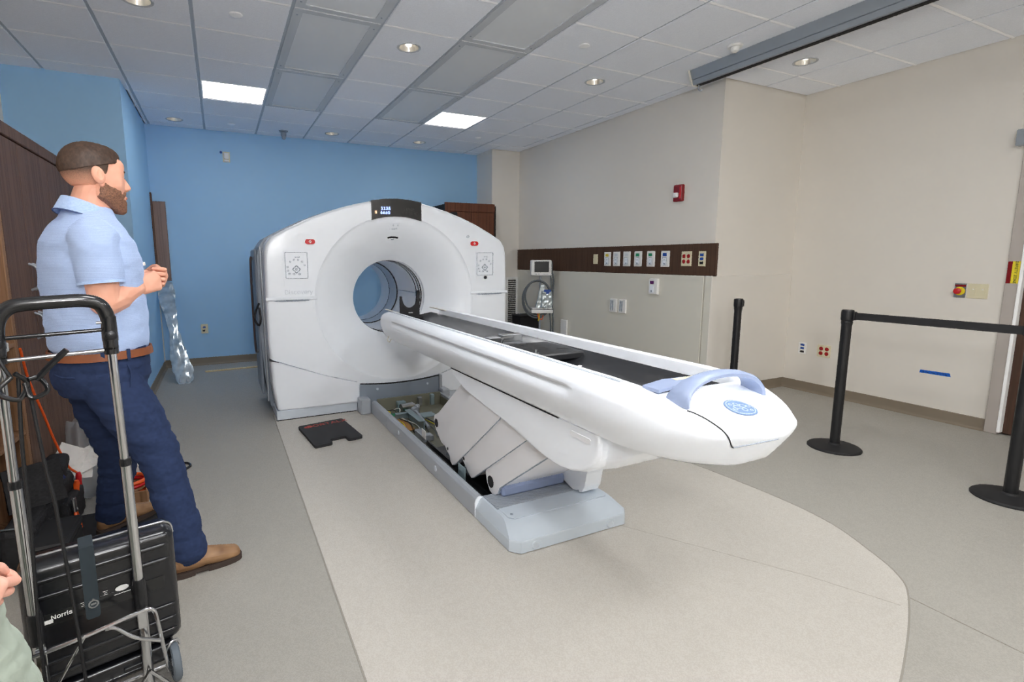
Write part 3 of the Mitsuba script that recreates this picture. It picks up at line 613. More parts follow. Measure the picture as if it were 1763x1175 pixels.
# --- bed shell, lofted along y; trough for the carbon pan, rounded foot end
NW, YN, YT = .340, -2.33, -2.830
ZB = ([0, .6, .77, .84, .894, .94, .970, .988, .996, 1], [.735, .735, .739, .749, .777, .809, .831, .846, .855, .865])
ZT = ([0, .25, .5, .7, .85, .95, 1], [.966, .962, .949, .931, .915, .909, .906])
def shell_ring(y):
    t = 0.0 if y > YN else min(1.0, (YN-y)/(YN-YT))
    wf = 1.0 if t == 0 else max(.015, (1-t**2.15)**(1/2.15))
    zb, zt = float(np.interp(t, *ZB)), float(np.interp(t, *ZT)); zm = zt-.42*(zt-zb)*(1-.0*t); zm = zm if t > 0 else .905; zm = zm+(.905-zm)*max(0, 1-t*3)
    tr = 1.0 if y > -2.47 else max(0.0, 1-(-2.47-y)/.06)        # trough closes towards the foot end
    g = groove(y); bw = 1-.55*t**3
    half = [(0, zt-(zt-.862)*tr), (.10*wf, zt-(zt-.862)*tr-.001*t), (.195*wf, zt-(zt-.868)*tr-.004*t), (.207*wf, zt-(zt-.905)*tr-.005*t), (.217*wf, zt-.002-.005*t), (.223*wf, zt-.005*t), (.262*wf, zt-.0005-.006*t),
            (.292*wf, zt-.007-.006*t), (.312*wf, zt-.016-.005*t), (.326*wf, zt-.028-.003*t)]
    h = zt-zb
    s_ = max(0.0, YN-y)
    def side(d, x):      # every height has its own rounded outline; the lower ones end sooner
        z = zt-h*d; L_ = float(np.interp(z, [.735, .746, .775, .808, .83, .845, .858, 1.0], [.385, .42, .447, .470, .485, .494, .500, .500]))
        return (x*max(.012, max(0.0, 1-min(1.0, s_/L_)**2.15)**(1/2.15)) if s_ else x, z)
    bw = side(.985, 1.0)[0]/max(wf, 1e-6)
    half = [(x_, z_-.016*t**3*min(1, x_/(.33*wf+1e-6))**2) for x_, z_ in half]
    half += [side(.19+.1*t**3, .334), side(.225+.09*t**3, .337-.004*g), side(.245+.09*t**3, .338-.020*g), side(.285+.07*t**3, .339-.021*g), side(.33+.05*t**3, .340-.015*g), side(.38+.03*t**3, .340-.006*g), side(.43, .340-.0*g), side(.50, .338), side(.60, .331), side(.72, .318), side(.84, .302), side(.94, .286), side(.985, .276)]
    half += [(.262*wf*bw, zb-.004*(1-t)), (.20*wf*bw, zb-.006*(1-t)), (0, zb-.006*(1-t))]
    return [(TX-s, y, z) for s, z in half]+[(TX+s, y, z) for s, z in half[-2:0:-1]]
def groove(y): return float(np.clip((.12-y)/.05, 0, 1)*np.clip((y+2.22)/.06, 0, 1))
YS = list(np.linspace(.40, .36, 3))+list(np.linspace(.30, .02, 14))+list(np.linspace(-.1, -2.0, 12))+list(np.linspace(-2.1, -2.32, 13))+list(YN-(YN-YT)*np.sin(np.linspace(.04, 1, 34)*PI/2))
ring0 = np.array(shell_ring(.40)); c0 = ring0.mean(0)
secs = [c0+(ring0-c0)*np.array([.90, 1, .80])+np.array([0, .022, 0])]+[c0+(ring0-c0)*np.array([.97, 1, .94])+np.array([0, .014, 0])]+[shell_ring(y) for y in YS]
bs = loft(secs, caps=False)
r0 = np.asarray(secs[0]); vv, ff = trimesh.creation.triangulate_polygon(Polygon(r0[:, [0, 2]]).buffer(0), engine='earcut')
rl = np.asarray(secs[-1]); k_ = len(rl); tip = trimesh.Trimesh(np.vstack([rl, rl.mean(0)]), [(k_, i, (i+1) % k_) for i in range(k_)], process=False)
bs = cat([bs, tip, trimesh.Trimesh(np.c_[vv[:, 0], np.full(len(vv), r0[0, 1]), vv[:, 1]], ff, process=False)])
bs.merge_vertices(); sm2 = bs.copy(); trimesh.smoothing.filter_taubin(sm2, lamb=.5, nu=.52, iterations=30)   # soften the very tip
wt = np.clip((-2.66-bs.vertices[:, 1])/.10, 0, 1)[:, None]; wt = wt*wt*(3-2*wt); bs.vertices = bs.vertices*(1-wt)+sm2.vertices*wt
SH = obj('bed_shell', bs, 'm_shell', B, smooth=50)
obj('rim_line', [box(TX-.2605, TX-.2575, -2.40, .38, .9655, .9675), box(TX-.247, TX-.245, -2.40, .38, .9658, .9672)], 'm_faintdark', SH, smooth=False)
obj('seam', [box(.098, .104, -2.06, -.93, .7335, .7375)], 'm_rubber', SH, smooth=False)
obj('cradle_edge', [box(TX-.224, TX-.206, .30, .66, .957, .966, .003), box(TX+.206, TX+.224, .30, .66, .957, .966, .003)], 'm_guard', SH)
obj('hook', tube(smooth_path([(.085, .33, .77), (.07, .31, .74), (.075, .28, .725), (.09, .27, .75)], 4), .005, 6), 'm_guard', SH)
# carbon pan: shallow curved black tray
ps = []
for y in (.62, -2.48):
    top = [(s, .922-.052*math.cos(min(1, abs(s)/.204)*PI/2)**.8) for s in np.linspace(-.204, .204, 15)]
    ps.append([(TX+s, y, z) for s, z in top]+[(TX+s, y, z-.006) for s, z in top[::-1]])
pm = loft(ps, caps=True)
if pm.volume < 0: pm.invert()
PN = obj('carbon_pan', pm, 'm_pan', B, smooth=40, label='glossy black tray of the table')
obj('rivet', lathe([(0, .004), (.008, .003), (.010, 0)], 12).apply_translation((TX-.06, -2.16, .879)), 'm_platewhite', PN)
obj('rivet', lathe([(0, .004), (.008, .003), (.010, 0)], 12).apply_translation((TX-.205, -2.10, .962)), 'm_platewhite', PN)
obj('slide_block', [box(TX-.16, TX+.17, -1.66, -1.30, .885, .925, .008)], 'm_black', PN, label='black slide block lying in the tray')
obj('slide_clamp', [box(TX-.13, TX-.05, -1.16, -1.10, .90, .945, .004), box(TX-.02, TX+.12, -1.12, -1.06, .905, .95, .004), cyl((TX-.10, -1.15, .93), (TX+.12, -1.10, .935), .007, 10), box(TX-.12, TX+.14, -1.20, -1.05, .878, .892, .003)], 'm_steel', PN)
obj('pin', [cyl((TX-.10, -1.24, .90), (TX-.09, -1.25, .95), .005, 8)], 'm_chrome', PN)
obj('pin', [cyl((TX-.16, -1.70, .885), (TX-.16, -1.70, .965), .005, 8), cyl((TX-.175, -1.70, .945), (TX-.145, -1.70, .945), .004, 8)], 'm_chrome', PN)
obj('slot', [box(TX-.13, TX-.03, -1.38, -1.365, .9245, .926), box(TX+.08, TX+.15, -1.55, -1.535, .9245, .926)], 'm_darkgap', PN, smooth=False)
# cable chain end plate near the foot
obj('end_plate', ext_z(Polygon([(TX-.225, -2.475), (TX-.10, -2.44), (TX+.02, -2.445), (TX+.02, -2.50), (TX-.225, -2.55)]), .955, .967), 'm_arch', B, smooth=False)
obj('warning_sticker', ext_z(Polygon([(TX-.06, -2.452), (TX+.08, -2.452), (TX+.08, -2.475), (TX-.06, -2.475)]), .967, .9685), 'm_ivory', B, smooth=False)
# arched handle over the foot end
hs = []
for t in np.linspace(0, 1, 33):
    a = PI*t; x = TX-.024-.186*math.cos(a); y = -2.615-.008*math.sin(a); z = .930+.088*math.sin(a)**.8
    w = .026+.024*(1-math.sin(a)); th = .010
    tx, tz = .186*math.sin(a), .088*math.cos(a); L_ = math.hypot(tx, tz)+1e-9; nx, nz = -tz/L_, tx/L_
    hs.append([(x+nx*th*c, y+w*d, z+nz*th*c) for c, d in ((1, -.8), (1.3, 0), (1, .8), (.3, 1), (-.8, .9), (-1, 0), (-.8, -.9), (.3, -1))])
hm = loft(hs, caps=True)
if hm.volume < 0: hm.invert()
HN = obj('handle', hm, 'm_arch', B, smooth=40, label='pale blue arched handle at the foot end')
obj('screw_cover', lathe([(0, .004), (.012, .003), (.014, 0)], 16).apply_transform(frame((TX-.203, -2.63, .962), (0, -1, 0), (.5, 0, .87), (-.87, 0, .5))), 'm_shell', HN)
# round maker's emblem: oval ring with curled script
def zt_at(x, y):
    R_ = np.array(shell_ring(y)); n = len(R_); top = R_[R_[:, 2] >= R_[:, 2].max()-.08]; o = np.argsort(top[:, 0]); return float(np.interp(x, top[o, 0], top[o, 2]))
ec = np.array([TX-.035, -2.715]); e1 = np.array([1.0, -.02]); e1 /= np.linalg.norm(e1)
def on_nose(poly, lift, th):
    m = ext(poly, th); m = m.subdivide(); v = m.vertices.copy()
    xs, ys = ec[0]+v[:, 0], ec[1]+v[:, 1]
    zz = np.array([zt_at(x, y) for x, y in zip(xs, ys)])
    m.vertices = np.stack([xs, ys, zz+lift+v[:, 2]], 1); return m
def oval(a, b): return affinity.scale(Point(0, 0).buffer(1, quad_segs=10), a, b)
EM = obj('emblem', on_nose(oval(.050, .050), .0012, .002), 'm_emblem', B, smooth=False, label='pale blue oval emblem with curled script')
curls = [oval(.045, .045).difference(oval(.0425, .0425))]
for cxx, cyy, r in ((-.013, .004, .011), (.013, .004, .011), (.0, -.016, .010), (.0, .020, .009), (-.030, -.004, .008), (.030, -.004, .008), (-.02, .024, .006), (.02, -.026, .006)):
    curls.append(Point(cxx, cyy).buffer(r).difference(Point(cxx+.001, cyy).buffer(r-.0026)))
obj('script', on_nose(unary_union(curls), .0032, .001), 'm_script', EM, smooth=False)
# nose cover seam
NS = [(.1616, -2.6616, .9235), (.1719, -2.6804, .9196), (.185, -2.714, .9083), (.1978, -2.747, .8917), (.2040, -2.763, .881), (.2107, -2.7776, .8634), (.2292, -2.776, .8335), (.2378, -2.7762, .8262)]
NS = smooth_path(NS, 5)
obj('nose_seam', tube(NS, .0022, 6), 'm_rubber', SH, smooth=False)
obj('nose_line', tube(smooth_path([(.2378, -2.7762, .8262), (.2772, -2.8010, .8378), (.3289, -2.8214, .8473), (.3767, -2.8267, .8489)], 5), .0018, 6), 'm_faintdark', SH, smooth=False)
# black U-shaped head holder at the far end
hh = Polygon([(-.092, 0), (.092, 0), (.092, .19)]+[(.074*math.cos(a), .19-.0-.105*math.sin(a)) for a in np.linspace(0, PI, 15)]+[(-.092, .19)])
t = thing('head_rest_bracket', 'black U-shaped head holder standing on the table end inside the bore', 'head holder')
obj('plate', moved(ext(hh, .02), frame((TX-.005, .62, .885), (1, 0, 0), (0, 0, 1), (0, -1, 0))), 'm_blackmatte', t, smooth=False)
obj('foot', [box(TX-.097, TX+.087, .50, .62, .880, .905, .006)], 'm_blackmatte', t)
obj('latch', [cyl((TX-.02, .598, .925), (TX+.02, .598, .925), .006, 10)], 'm_steel', t)
# ------------------------------------------------------------------ wood strip with its outlets on the right wall
WX = 3.19
hw = thing('headwall_strip', 'long dark wood strip along the right wall carrying the outlets', 'wall panel')
obj('board', box(WX-.022, WX-.0005, -.335, 3.355, 1.238, 1.552, .003), 'm_woodstrip', hw)
obj('shadow_gap', box(WX-.010, WX, -.33, 3.36, 1.232, 1.239), 'm_darkgap', hw, smooth=False)
def plate(name, y, z, w, h, label, catg, x=WX-.022, m='m_platewhite', group=None, th=.007):
    t = thing(name, label, catg, group)
    obj('cover_plate', moved(tm(m3.Manifold.hull(m3.Manifold.batch_boolean([m3.Manifold.cube((w, h, .002), False).translate((-w/2, -h/2, 0)), m3.Manifold.cube((w-.008, h-.008, th), False).translate((-w/2+.004, -h/2+.004, 0))], m3.OpType.Add))), on_x(x, y, z)), m, t, smooth=25)
    return t
def rect(x, y, z, a, b, w, h, c0, c1, r=.003, fn=on_x): return moved(ext_z(rpoly(w, h, min(r, w*.45, h*.45), n=3), c0, c1).apply_translation((a, b, 0)), fn(x, y, z))
t = plate('outlet_plate', 1.44, 1.40, .085, .125, 'ivory blank plate, first from the left on the wood strip', 'wall plate', m='m_ivory')
obj('socket', [rect(WX-.022, 1.44, 1.40, 0, b, .034, .034, .007, .010) for b in (.026, -.026)], 'm_ivory', t)
gas = [(1.215, 'm_medyellow', 'yellow-topped'), (1.055, None, 'plain white, left of a pair of'), (.88, None, 'plain white, right of a pair of'), (.70, 'm_green', 'green-topped, left of two'), (.505, 'm_green', 'green-topped, right of two'), (.30, 'm_medblue', 'blue-topped')]
for y, m, l in gas:
    t = plate('gas_outlet', y, 1.402, .118, .172, f'{l} white medical gas outlet{"s" if m is None or "two" in l else ""} on the wood strip', 'gas outlet')
    x = WX-.022
    if m: obj('color_cap', rect(x, y, 1.402, -.004, .046, .050, .032, .006, .012), m, t)
    else: obj('color_cap', rect(x, y, 1.402, -.004, .050, .052, .026, .006, .010), 'm_faint', t)
    lp = obj('latch_panel', rect(x, y, 1.402, -.004, -.026, .056, .084, .005, .011), 'm_shell', t)
    obj('latch', rect(x, y, 1.402, -.004, -.052, .022, .018, .011, .014), 'm_faintdark', lp)
    obj('port', rect(x, y, 1.402, -.004, -.010, .012, .012, .011, .013), 'm_faintdark', lp)
    obj('outline', moved(ext(sbox(-.034, -.070, .026, .018).difference(sbox(-.031, -.067, .023, .015)), .0012), frame((x-.0105, y, 1.402), (0, -1, 0), (0, 0, 1), (-1, 0, 0))), 'm_bluegray', lp, smooth=False)
t = plate('outlet_plate', .02, 1.402, .128, .150, 'ivory plate with four red sockets on the wood strip', 'wall outlet', m='m_ivory')
for a in (-.028, .028):
    for b in (-.027, .027): obj('socket', moved(lathe([(0, .004), (.018, .004), (.021, 0)], 16), on_x(WX-.029, .02-a, 1.402+b)), 'm_redplug', t)
t = plate('outlet_plate', -.17+.0, 1.402, .085, .150, 'narrow plate with blue and black jacks at the right end of the wood strip', 'wall outlet', m='m_ivory')
for b, m in ((.040, 'm_medblue'), (.0, 'm_medblue'), (-.040, 'm_black')): obj('jack', rect(WX-.029, -.17, 1.402, 0, b, .040, .026, 0, .004), m, t)
# below the strip
t = plate('gas_outlet', .435, 1.10, .125, .175, 'white medical gas outlet with purple top below the wood strip', 'gas outlet', x=WX-.018, th=.03)
obj('color_cap', rect(WX-.048, .435, 1.10, -.012, .045, .050, .032, 0, .006), 'm_purple', t)
lp = obj('latch_panel', rect(WX-.048, .435, 1.10, -.012, -.026, .054, .084, 0, .005), 'm_shell', t)
obj('latch', rect(WX-.053, .435, 1.10, -.012, -.050, .022, .018, 0, .003), 'm_faintdark', lp)
for y, l in ((1.075, 'left'), (.915, 'right')):
    t = plate('slide_bracket', y, .84, .115, .165, f'white wall plate with grey slots below the wood strip, {l} of two', 'wall plate', x=WX-.018, th=.022)
    for a in (-.024, .006): obj('slot', rect(WX-.040, y, .84, a-.004, 0, .013, .125, 0, .004), 'm_bluegray', t)
# fire alarm
t = thing('fire_alarm', 'red fire alarm strobe high on the right wall', 'fire alarm')
obj('body', moved(rbox(-.055, .055, -.085, .085, -.012, .042, .012), on_x(WX, .17, 2.075)), 'm_darkred', t)
obj('strobe_lens', moved(rbox(-.038, .016, -.045, .005, .03, .068, .012), on_x(WX, .17, 2.075)), 'm_lamp', t)
obj('side_label', rect(WX-.042, .17, 2.075, .040, 0, .018, .12, 0, .0015), 'm_red', t)
# louvre on the column
t = thing('wall_vent', 'white louvred vent on the column right of the scanner', 'wall vent')
gx, gz0, gz1 = 3.065, .25, 1.12
obj('frame', moved(ext(sbox(-.105, gz0, .105, gz1).difference(sbox(-.075, gz0+.035, .075, gz1-.035)), .018), frame((gx, 3.36, 0), (1, 0, 0), (0, 0, 1), (0, -1, 0))), 'm_platewhite', t, smooth=False)
obj('back_plate', box(gx-.08, gx+.08, 3.352, 3.358, gz0+.03, gz1-.03), 'm_cabinetdark', t, smooth=False)
sl = mikit.ply(box(-.078, .078, -.001, .001, -.011, .011), 'm_platewhite')
n = 26
for k in range(n): put('slat', sl, t, T().translate([gx, 3.349, gz0+.045+(gz1-gz0-.09)*k/(n-1)]).rotate([1, 0, 0], 40))
# thermostat-like device and outlet on the blue wall
t = thing('wall_sensor', 'small beige sensor box high on the blue wall', 'sensor')
obj('back_plate', rect(-.985, 3.87, 2.74, 0, 0, .085, .13, 0, .008, fn=on_y), 'm_ivory', t)
obj('cover', moved(rbox(-.03, .03, -.03, .05, .002, .035, .008), on_y(-.985, 3.87, 2.74)), 'm_platewhite', t)
obj('cap', moved(rbox(-.028, .028, -.062, -.034, .002, .02, .005), on_y(-.985, 3.87, 2.74)), 'm_platewhite', t)
tag(obj('anchor_patch', moved(lathe([(0, .003), (.015, .003), (.017, 0)], 14), on_y(-1.045, 3.87, 2.795)), 'm_medblue'), 'small dark blue dot beside the sensor box on the blue wall', 'wall anchor')
t = thing('outlet_plate', 'ivory outlet low on the blue wall beside the wrapped bundle', 'wall outlet')
obj('cover_plate', rect(-1.39, 3.87, .49, 0, 0, .085, .125, 0, .007, fn=on_y), 'm_ivory', t)
for a, b in ((-.003, .02), (-.010, -.024)): obj('socket', rect(-1.39, 3.863, .49, a, b, .032, .022, 0, .002, fn=on_y), 'm_medblue' if b > 0 else 'm_black', t)
# right wall: emergency stop, switches, outlets, tape, door sign, door opener box
t = thing('emergency_stop', 'red emergency stop knob on a yellow ring by the light switches', 'emergency button')
x, y, z = XR, -1.715, 1.135
obj('plate', rect(x, y, z, 0, 0, .075, .118, 0, .006), 'm_steel', t)
obj('ring', moved(lathe([(0, .008), (.034, .008), (.036, 0)], 24), on_x(x-.005, y+.002, z-.004)), 'm_yellow', t)
obj('knob', moved(lathe([(0, .04), (.016, .039), (.024, .034), (.024, .018), (.014, .01), (.014, 0)], 24), on_x(x-.012, y+.006, z-.004)), 'm_red', t)
obj('legend', rect(x-.006, y, z, 0, .040, .07, .016, 0, .001), 'm_darkred', t)
t = thing('light_switch', 'ivory double light switch with green pilot lights near the door', 'light switch')
y = -1.825
obj('cover_plate', rect(x, y, z, 0, 0, .128, .120, 0, .006), 'm_ivory', t)
for a in (-.030, .028):
    r = obj('rocker', rect(x-.006, y, z, a, 0, .036, .072, 0, .004), 'm_ivory', t)
    obj('pilot_light', moved(lathe([(0, .003), (.004, .002), (.005, 0)], 10), on_x(x-.010, y-a-.004, z+.014)), 'm_lamp', r, emitter=emit(.7, (.5, 1, .6)))
for yy, w, l in ((-.483, .080, 'narrow outlet plate with blue jacks low in the corner of the right wall'), (-.70, .125, 'outlet plate with four dark red sockets low on the right wall')):
    t = thing('outlet_plate', l, 'wall outlet')
    obj('cover_plate', rect(x, yy, .455, 0, 0, w, .122, 0, .007), 'm_ivory' if w > .1 else 'm_platewhite', t)
    if w > .1:
        for a in (-.028, .028):
            for b in (-.024, .024): obj('socket', moved(lathe([(0, .004), (.017, .004), (.020, 0)], 16), on_x(x-.007, yy-a, .455+b)), 'm_redplug', t)
    else:
        for b, m in ((.036, 'm_medblue'), (0, 'm_medblue'), (-.036, 'm_black')): obj('jack', rect(x-.007, yy, .455, 0, b, .038, .022, 0, .003), m, t)
t = thing('blue_tape', 'strip of blue masking tape with pen marks on the right wall', 'tape strip')
obj('strip', moved(ext(Polygon([(-.108, .013), (.100, .017), (.108, -.013), (-.11, -.014)]), .0008), on_x(x, -1.62, .410)), 'm_tape', t, smooth=False)
marks = [LineString(RNG.normal([a, 0], [.006, .005], (5, 2))).buffer(.0012) for a in np.linspace(-.085, .075, 9)]
obj('handwriting', moved(ext(unary_union(marks).intersection(sbox(-.1, -.011, .1, .011)), .0004), on_x(x-.0009, -1.62, .410)), 'm_ink', 'blue_tape', smooth=False)
t = thing('warning_label', 'red and yellow upright warning label on the door frame', 'warning label')
fx = XR-.025
obj('red_band', rect(fx, -2.003, 1.292, 0, 0, .026, .17, 0, .0012, r=.001), 'm_darkred', t, smooth=False)
yb = obj('yellow_band', rect(fx, -2.038, 1.292, 0, 0, .044, .17, 0, .0012, r=.001), 'm_yellow', t, smooth=False)
obj('lettering', moved(text('SAFETY ZONE', .016, bold=True, depth=.0006), frame((fx-.0012, -2.040, 1.292), (0, 0, -1), (0, -1, 0), (-1, 0, 0)) @ np.diag([1.15, 1, 1, 1])), 'm_blackmatte', yb, smooth=False)
t = thing('door_closer', 'grey metal box on top of the door frame at the right edge', 'door operator')
obj('housing', box(XR-.085, XR-.02, -2.95, -1.95, 2.24, 2.36, .006), 'm_railgray', t)

# ------------------------------------------------------------------ cabinets
def dhandle(x, y, z, h, d, bow=.0):
    return tube(smooth_path([(x, y, z+h/2), (x+d*.75, y+bow*.6, z+h*.36), (x+d, y+bow, z), (x+d*.75, y+bow*.6, z-h*.36), (x, y, z-h/2)], 7), .007, 10)
CX = -2.10
t = thing('wall_cabinet', 'tall dark wood cabinet with arched handles behind the person', 'cabinet')
obj('carcass', cat([box(-2.745, CX-.022, -.50, 2.095, .0, 2.03), box(-2.745, CX-.06, -.50, 2.095, 0, .09)]), 'm_cabinetdark', t, smooth=False)
obj('top_fascia', box(-2.745, CX+.006, -.52, 2.095, 2.035, 2.102, .004), 'm_wood', t)
ys = [-.50, -.16, .36, .795, 1.23, 1.665, 2.09]
for k in range(6):
    for z0, z1 in ((1.165, 2.028), (.10, 1.16)):
        d = obj('door', box(CX-.022, CX, ys[k]+.002, ys[k+1]-.002, z0, z1, .003), 'm_wood', t)
        hy = ys[k+1]-.032 if k % 2 == 0 else ys[k]+.032; hz = 1.315 if z0 > 1 else 1.045
        obj('handle', dhandle(CX, hy, hz, .145, .042), 'm_alu', d)
t = thing('open_shelf', 'open wood cubby unit at the left edge of the picture', 'shelf')
obj('frame', cat([box(-2.745, CX, -.545, -.505, 0, 2.10, .003), box(-2.745, CX, -1.14, -1.10, 0, 2.10, .003), box(-2.745, -2.72, -1.10, -.545, 0, 2.10)]), 'm_woodlight', t, smooth=False)
for z in (.08, .55, 1.0, 1.19, 1.60, 2.07): obj('shelf_board', box(-2.72, CX, -1.10, -.545, z-.02, z, .002), 'm_woodlight', t, smooth=False)
t = thing('power_tool_box', 'black and yellow box in the open shelf at the left edge', 'tool box')
obj('body', box(-2.35, -2.12, -.82, -.585, 1.0, 1.10, .008), 'm_black', t); obj('lid', box(-2.35, -2.12, -.82, -.585, 1.10, 1.135, .008), 'm_yellow', t)
t = thing('white_carton', 'flat white carton sticking out of the open shelf by the cart', 'carton')
obj('body', box(-2.40, -2.035, -1.08, -.84, 1.0, 1.04, .003), 'm_paper', t)
t = thing('corner_cabinet', 'tall red-brown cabinet half hidden behind the scanner by the column', 'cabinet')
obj('carcass', box(1.86, 2.695, 3.22, 3.86, 0, 2.20), 'm_cabinetdark', t, smooth=False)
obj('side', box(1.84, 1.862, 3.20, 3.865, 0, 2.20, .002), 'm_cabinetdark', t)
obj('top_fascia', box(1.842, 2.66, 3.195, 3.22, 2.10, 2.225, .003), 'm_woodred', t)
for xa, xb in ((1.865, 2.262), (2.266, 2.655)): obj('door', box(xa, xb, 3.198, 3.22, .1, 2.095, .003), 'm_woodred', t)
tag(obj('black_fixture', [box(1.905, 2.0, 3.10, 3.195, 2.01, 2.08, .012), cyl((1.94, 3.1, 2.045), (1.94, 3.06, 2.045), .018, 14)], 'm_blackmatte'), 'small black fixture on the front of the corner cabinet behind the scanner', 'fixture')
# brown boards and the wrapped bundle by the blue corner
t = thing('wall_board', 'upright brown wood board fixed to the blue wall beside the corner', 'wood board')
mat('wood2', wood_tex((112, 88, 80), (132, 106, 96)), .45)
obj('board', box(-1.872, -1.725, 3.835, 3.868, 1.14, 2.135, .003), 'm_wood2', t)
obj('edge_board', box(-1.879, -1.862, 3.76, 3.832, 1.16, 2.235, .002), 'm_wood', t)
obj('screw', lathe([(0, .004), (.008, .003), (.01, 0)], 12).apply_transform(on_y(-1.79, 3.835, 1.24)), 'm_steel', t)
t = thing('wrapped_bundle', 'long bundle in crinkled silver plastic leaning against the blue wall', 'wrapped bundle')
bp = np.array([(-1.60, 2.80, .02), (-1.64, 2.97, .25), (-1.70, 3.20, .55), (-1.75, 3.45, .85), (-1.80, 3.70, 1.12)])
secs = []
bpS = smooth_path(bp, 10)
for i, p in enumerate(bpS):
    u = i/(len(bpS)-1); w = .075+.02*math.sin(u*9)-.012*u; th = .045
    ring = []
    for a in np.linspace(0, 2*PI, 22, endpoint=False):
        rr = 1+.16*math.sin(5*a+u*14)+.08*math.sin(9*a-u*30)
        ring.append(p+np.array([w*math.cos(a)*rr, th*math.sin(a)*rr*.8, th*math.sin(a)*rr*.6]))
    secs.append(ring)
wm = loft(secs); wm = wrinkle(wm, .012, (22, 22, 16), 3)
obj('wrap', wm, 'm_foil', t, smooth=25)
for s in (-1, 1): obj('tip', [cyl((-1.605+s*.035, 2.79, 0.006), (-1.615+s*.03, 2.86, .09), .018, 12)], 'm_alu', t)
tag(obj('wood_plank', [box(0, .64, -.03, .03, 0, .012, .001).apply_transform(frame((-1.405, 3.36, .0), (.998, .06, 0), (-.06, .998, 0), (0, 0, 1)))], 'm_plank'), 'pale wood plank lying on the floor beside the scanner', 'plank')
# black pad on the floor by the gantry
t = thing('floor_pad', 'black pad with a square notch and red lettering lying before the scanner', 'pad')
pp = unary_union([Polygon([(0, 0), (.385, 0), (.385, .535), (0, .535)])]).difference(sbox(.14, -.01, .265, .085)).buffer(-.02).buffer(.02, quad_segs=4)
PF = frame((-.598, .015, .0015), (.985, .172, 0), (-.172, .985, 0), (0, 0, 1)); PF[:3, 1] = (-.10, .995, 0)
pm_ = moved(ext(pp, .022), PF)
obj('pad', pm_, 'm_rubber', t, smooth=False)
obj('print_bar', moved(ext(sbox(.02, .42, .36, .515), .0006).apply_translation((0, 0, .022)), PF), 'm_blackmatte', t, smooth=False)
mat('redprint', (150, 44, 34), .6)
obj('lettering', moved(text('FORTALX', .055, bold=True, depth=.0006).apply_translation((.235, .468, .0228)), PF), 'm_redprint', t, smooth=False)
obj('logo', moved(ext(affinity.scale(Point(0, 0).buffer(1), .036, .026).difference(affinity.scale(Point(0, 0).buffer(1), .018, .008)), .0006).apply_translation((.068, .462, .0228)), PF), 'm_redprint', t, smooth=False)

# ------------------------------------------------------------------ patient monitor on its stand
VX, VY = 2.93, 2.33
t = thing('patient_monitor', 'patient monitor on a rolling pole with coiled grey hoses beside the right wall', 'patient monitor')
va = math.radians(-112)     # screen normal direction in plan
vn = np.array([math.cos(va), math.sin(va), 0]); ve = np.array([-vn[1], vn[0], 0]); vu = np.cross(vn, ve)
def vf(a, b, c): return frame(np.array((VX, VY, 0))+ve*a+np.array((0, 0, b))+vn*c, ve, vu, vn)
hd = obj('monitor', moved(rbox(-.145, .145, -.105, .115, -.075, .045, .018), vf(0, 1.275, .03)), 'm_platewhite', t)
obj('screen', moved(ext(rpoly(.205, .15, .006), .002), vf(0, 1.295, .075)), 'm_screen', hd, smooth=False)
obj('buttons', [moved(ext(rpoly(.018, .008, .003, cx=a), .003), vf(0, 1.195, .075)) for a in (-.08, -.04, .04, .08)], 'm_faintdark', hd, smooth=False, kind='stuff')
obj('side_modules', moved(rbox(.13, .165, -.08, .09, -.07, .02, .012), vf(0, 1.275, .03)), 'm_cable', hd)
obj('pole', cyl((VX, VY, .06), (VX, VY, 1.18), .016, 14), 'm_alu', t)
obj('hub', lathe([(0, .10), (.03, .10), (.05, .07), (.05, .05), (0, .05)], 18).apply_translation((VX, VY, 0)), 'm_black', t)
for k in range(5):
    a = 2*PI*k/5+.3; e = (VX+.24*math.cos(a), VY+.24*math.sin(a))
    l = obj('base_leg', [tube([(VX, VY, .075), (VX+.12*math.cos(a), VY+.12*math.sin(a), .072), (*e, .058)], [.02, .017, .014], 8)], 'm_black', t)
    obj('caster', [cyl((e[0]-.012*math.sin(a), e[1]+.012*math.cos(a), .026), (e[0]+.012*math.sin(a), e[1]-.012*math.cos(a), .026), .026, 14)], 'm_rubber', l)
for k, (r, dz, c) in enumerate(((.215, .0, .10), (.19, .03, .115), (.225, -.02, .085))):
    obj('hose', tube([np.array((VX, VY, .86+dz))+ve*(-.06+r*.92*math.cos(a))+np.array((0, 0, 1.15*r*math.sin(a)))+vn*c for a in np.linspace(.4, 2*PI+.3, 40)], .0125, 8), 'm_cable', t)
obj('hanging_cable', tube(smooth_path([np.array((VX, VY, z))+ve*a+vn*.02 for a, z in ((.15, 1.25), (.185, 1.1), (.17, .8), (.19, .5), (.185, .25), (.17, .03))], 6), .012, 8), 'm_cable', t)
obj('hanging_cable', tube(smooth_path([np.array((VX, VY, z))+ve*a+vn*.03 for a, z in ((.13, 1.2), (.155, 1.0), (.13, .72), (.155, .45), (.15, .05))], 6), .010, 8), 'm_cable', t)
bk = obj('basket', [tube([vf(0, .72, .08)[:3, 3]+ve*a+vn*c for a, c in ((-.14, -.06), (.14, -.06), (.14, .08), (-.14, .08), (-.14, -.06))], .006, 8), moved(rbox(-.15, .15, -.03, .02, -.05, .09, .008), vf(0, .68, .08))], 'm_platewhite', t)
obj('cuff_bag', wrinkle(moved(rbox(-.02, .14, -.02, .22, -.02, .06, .02), vf(.0, .74, .11)), .012, 30, 5, .02), 'm_foil', t)
obj('cuff_bag', wrinkle(moved(rbox(-.10, -.03, .0, .34, -.01, .03, .012), vf(-.0, .70, .12) @ trimesh.transformations.rotation_matrix(-.22, (0, 0, 1))), .010, 30, 6, .02), 'm_foil', t)
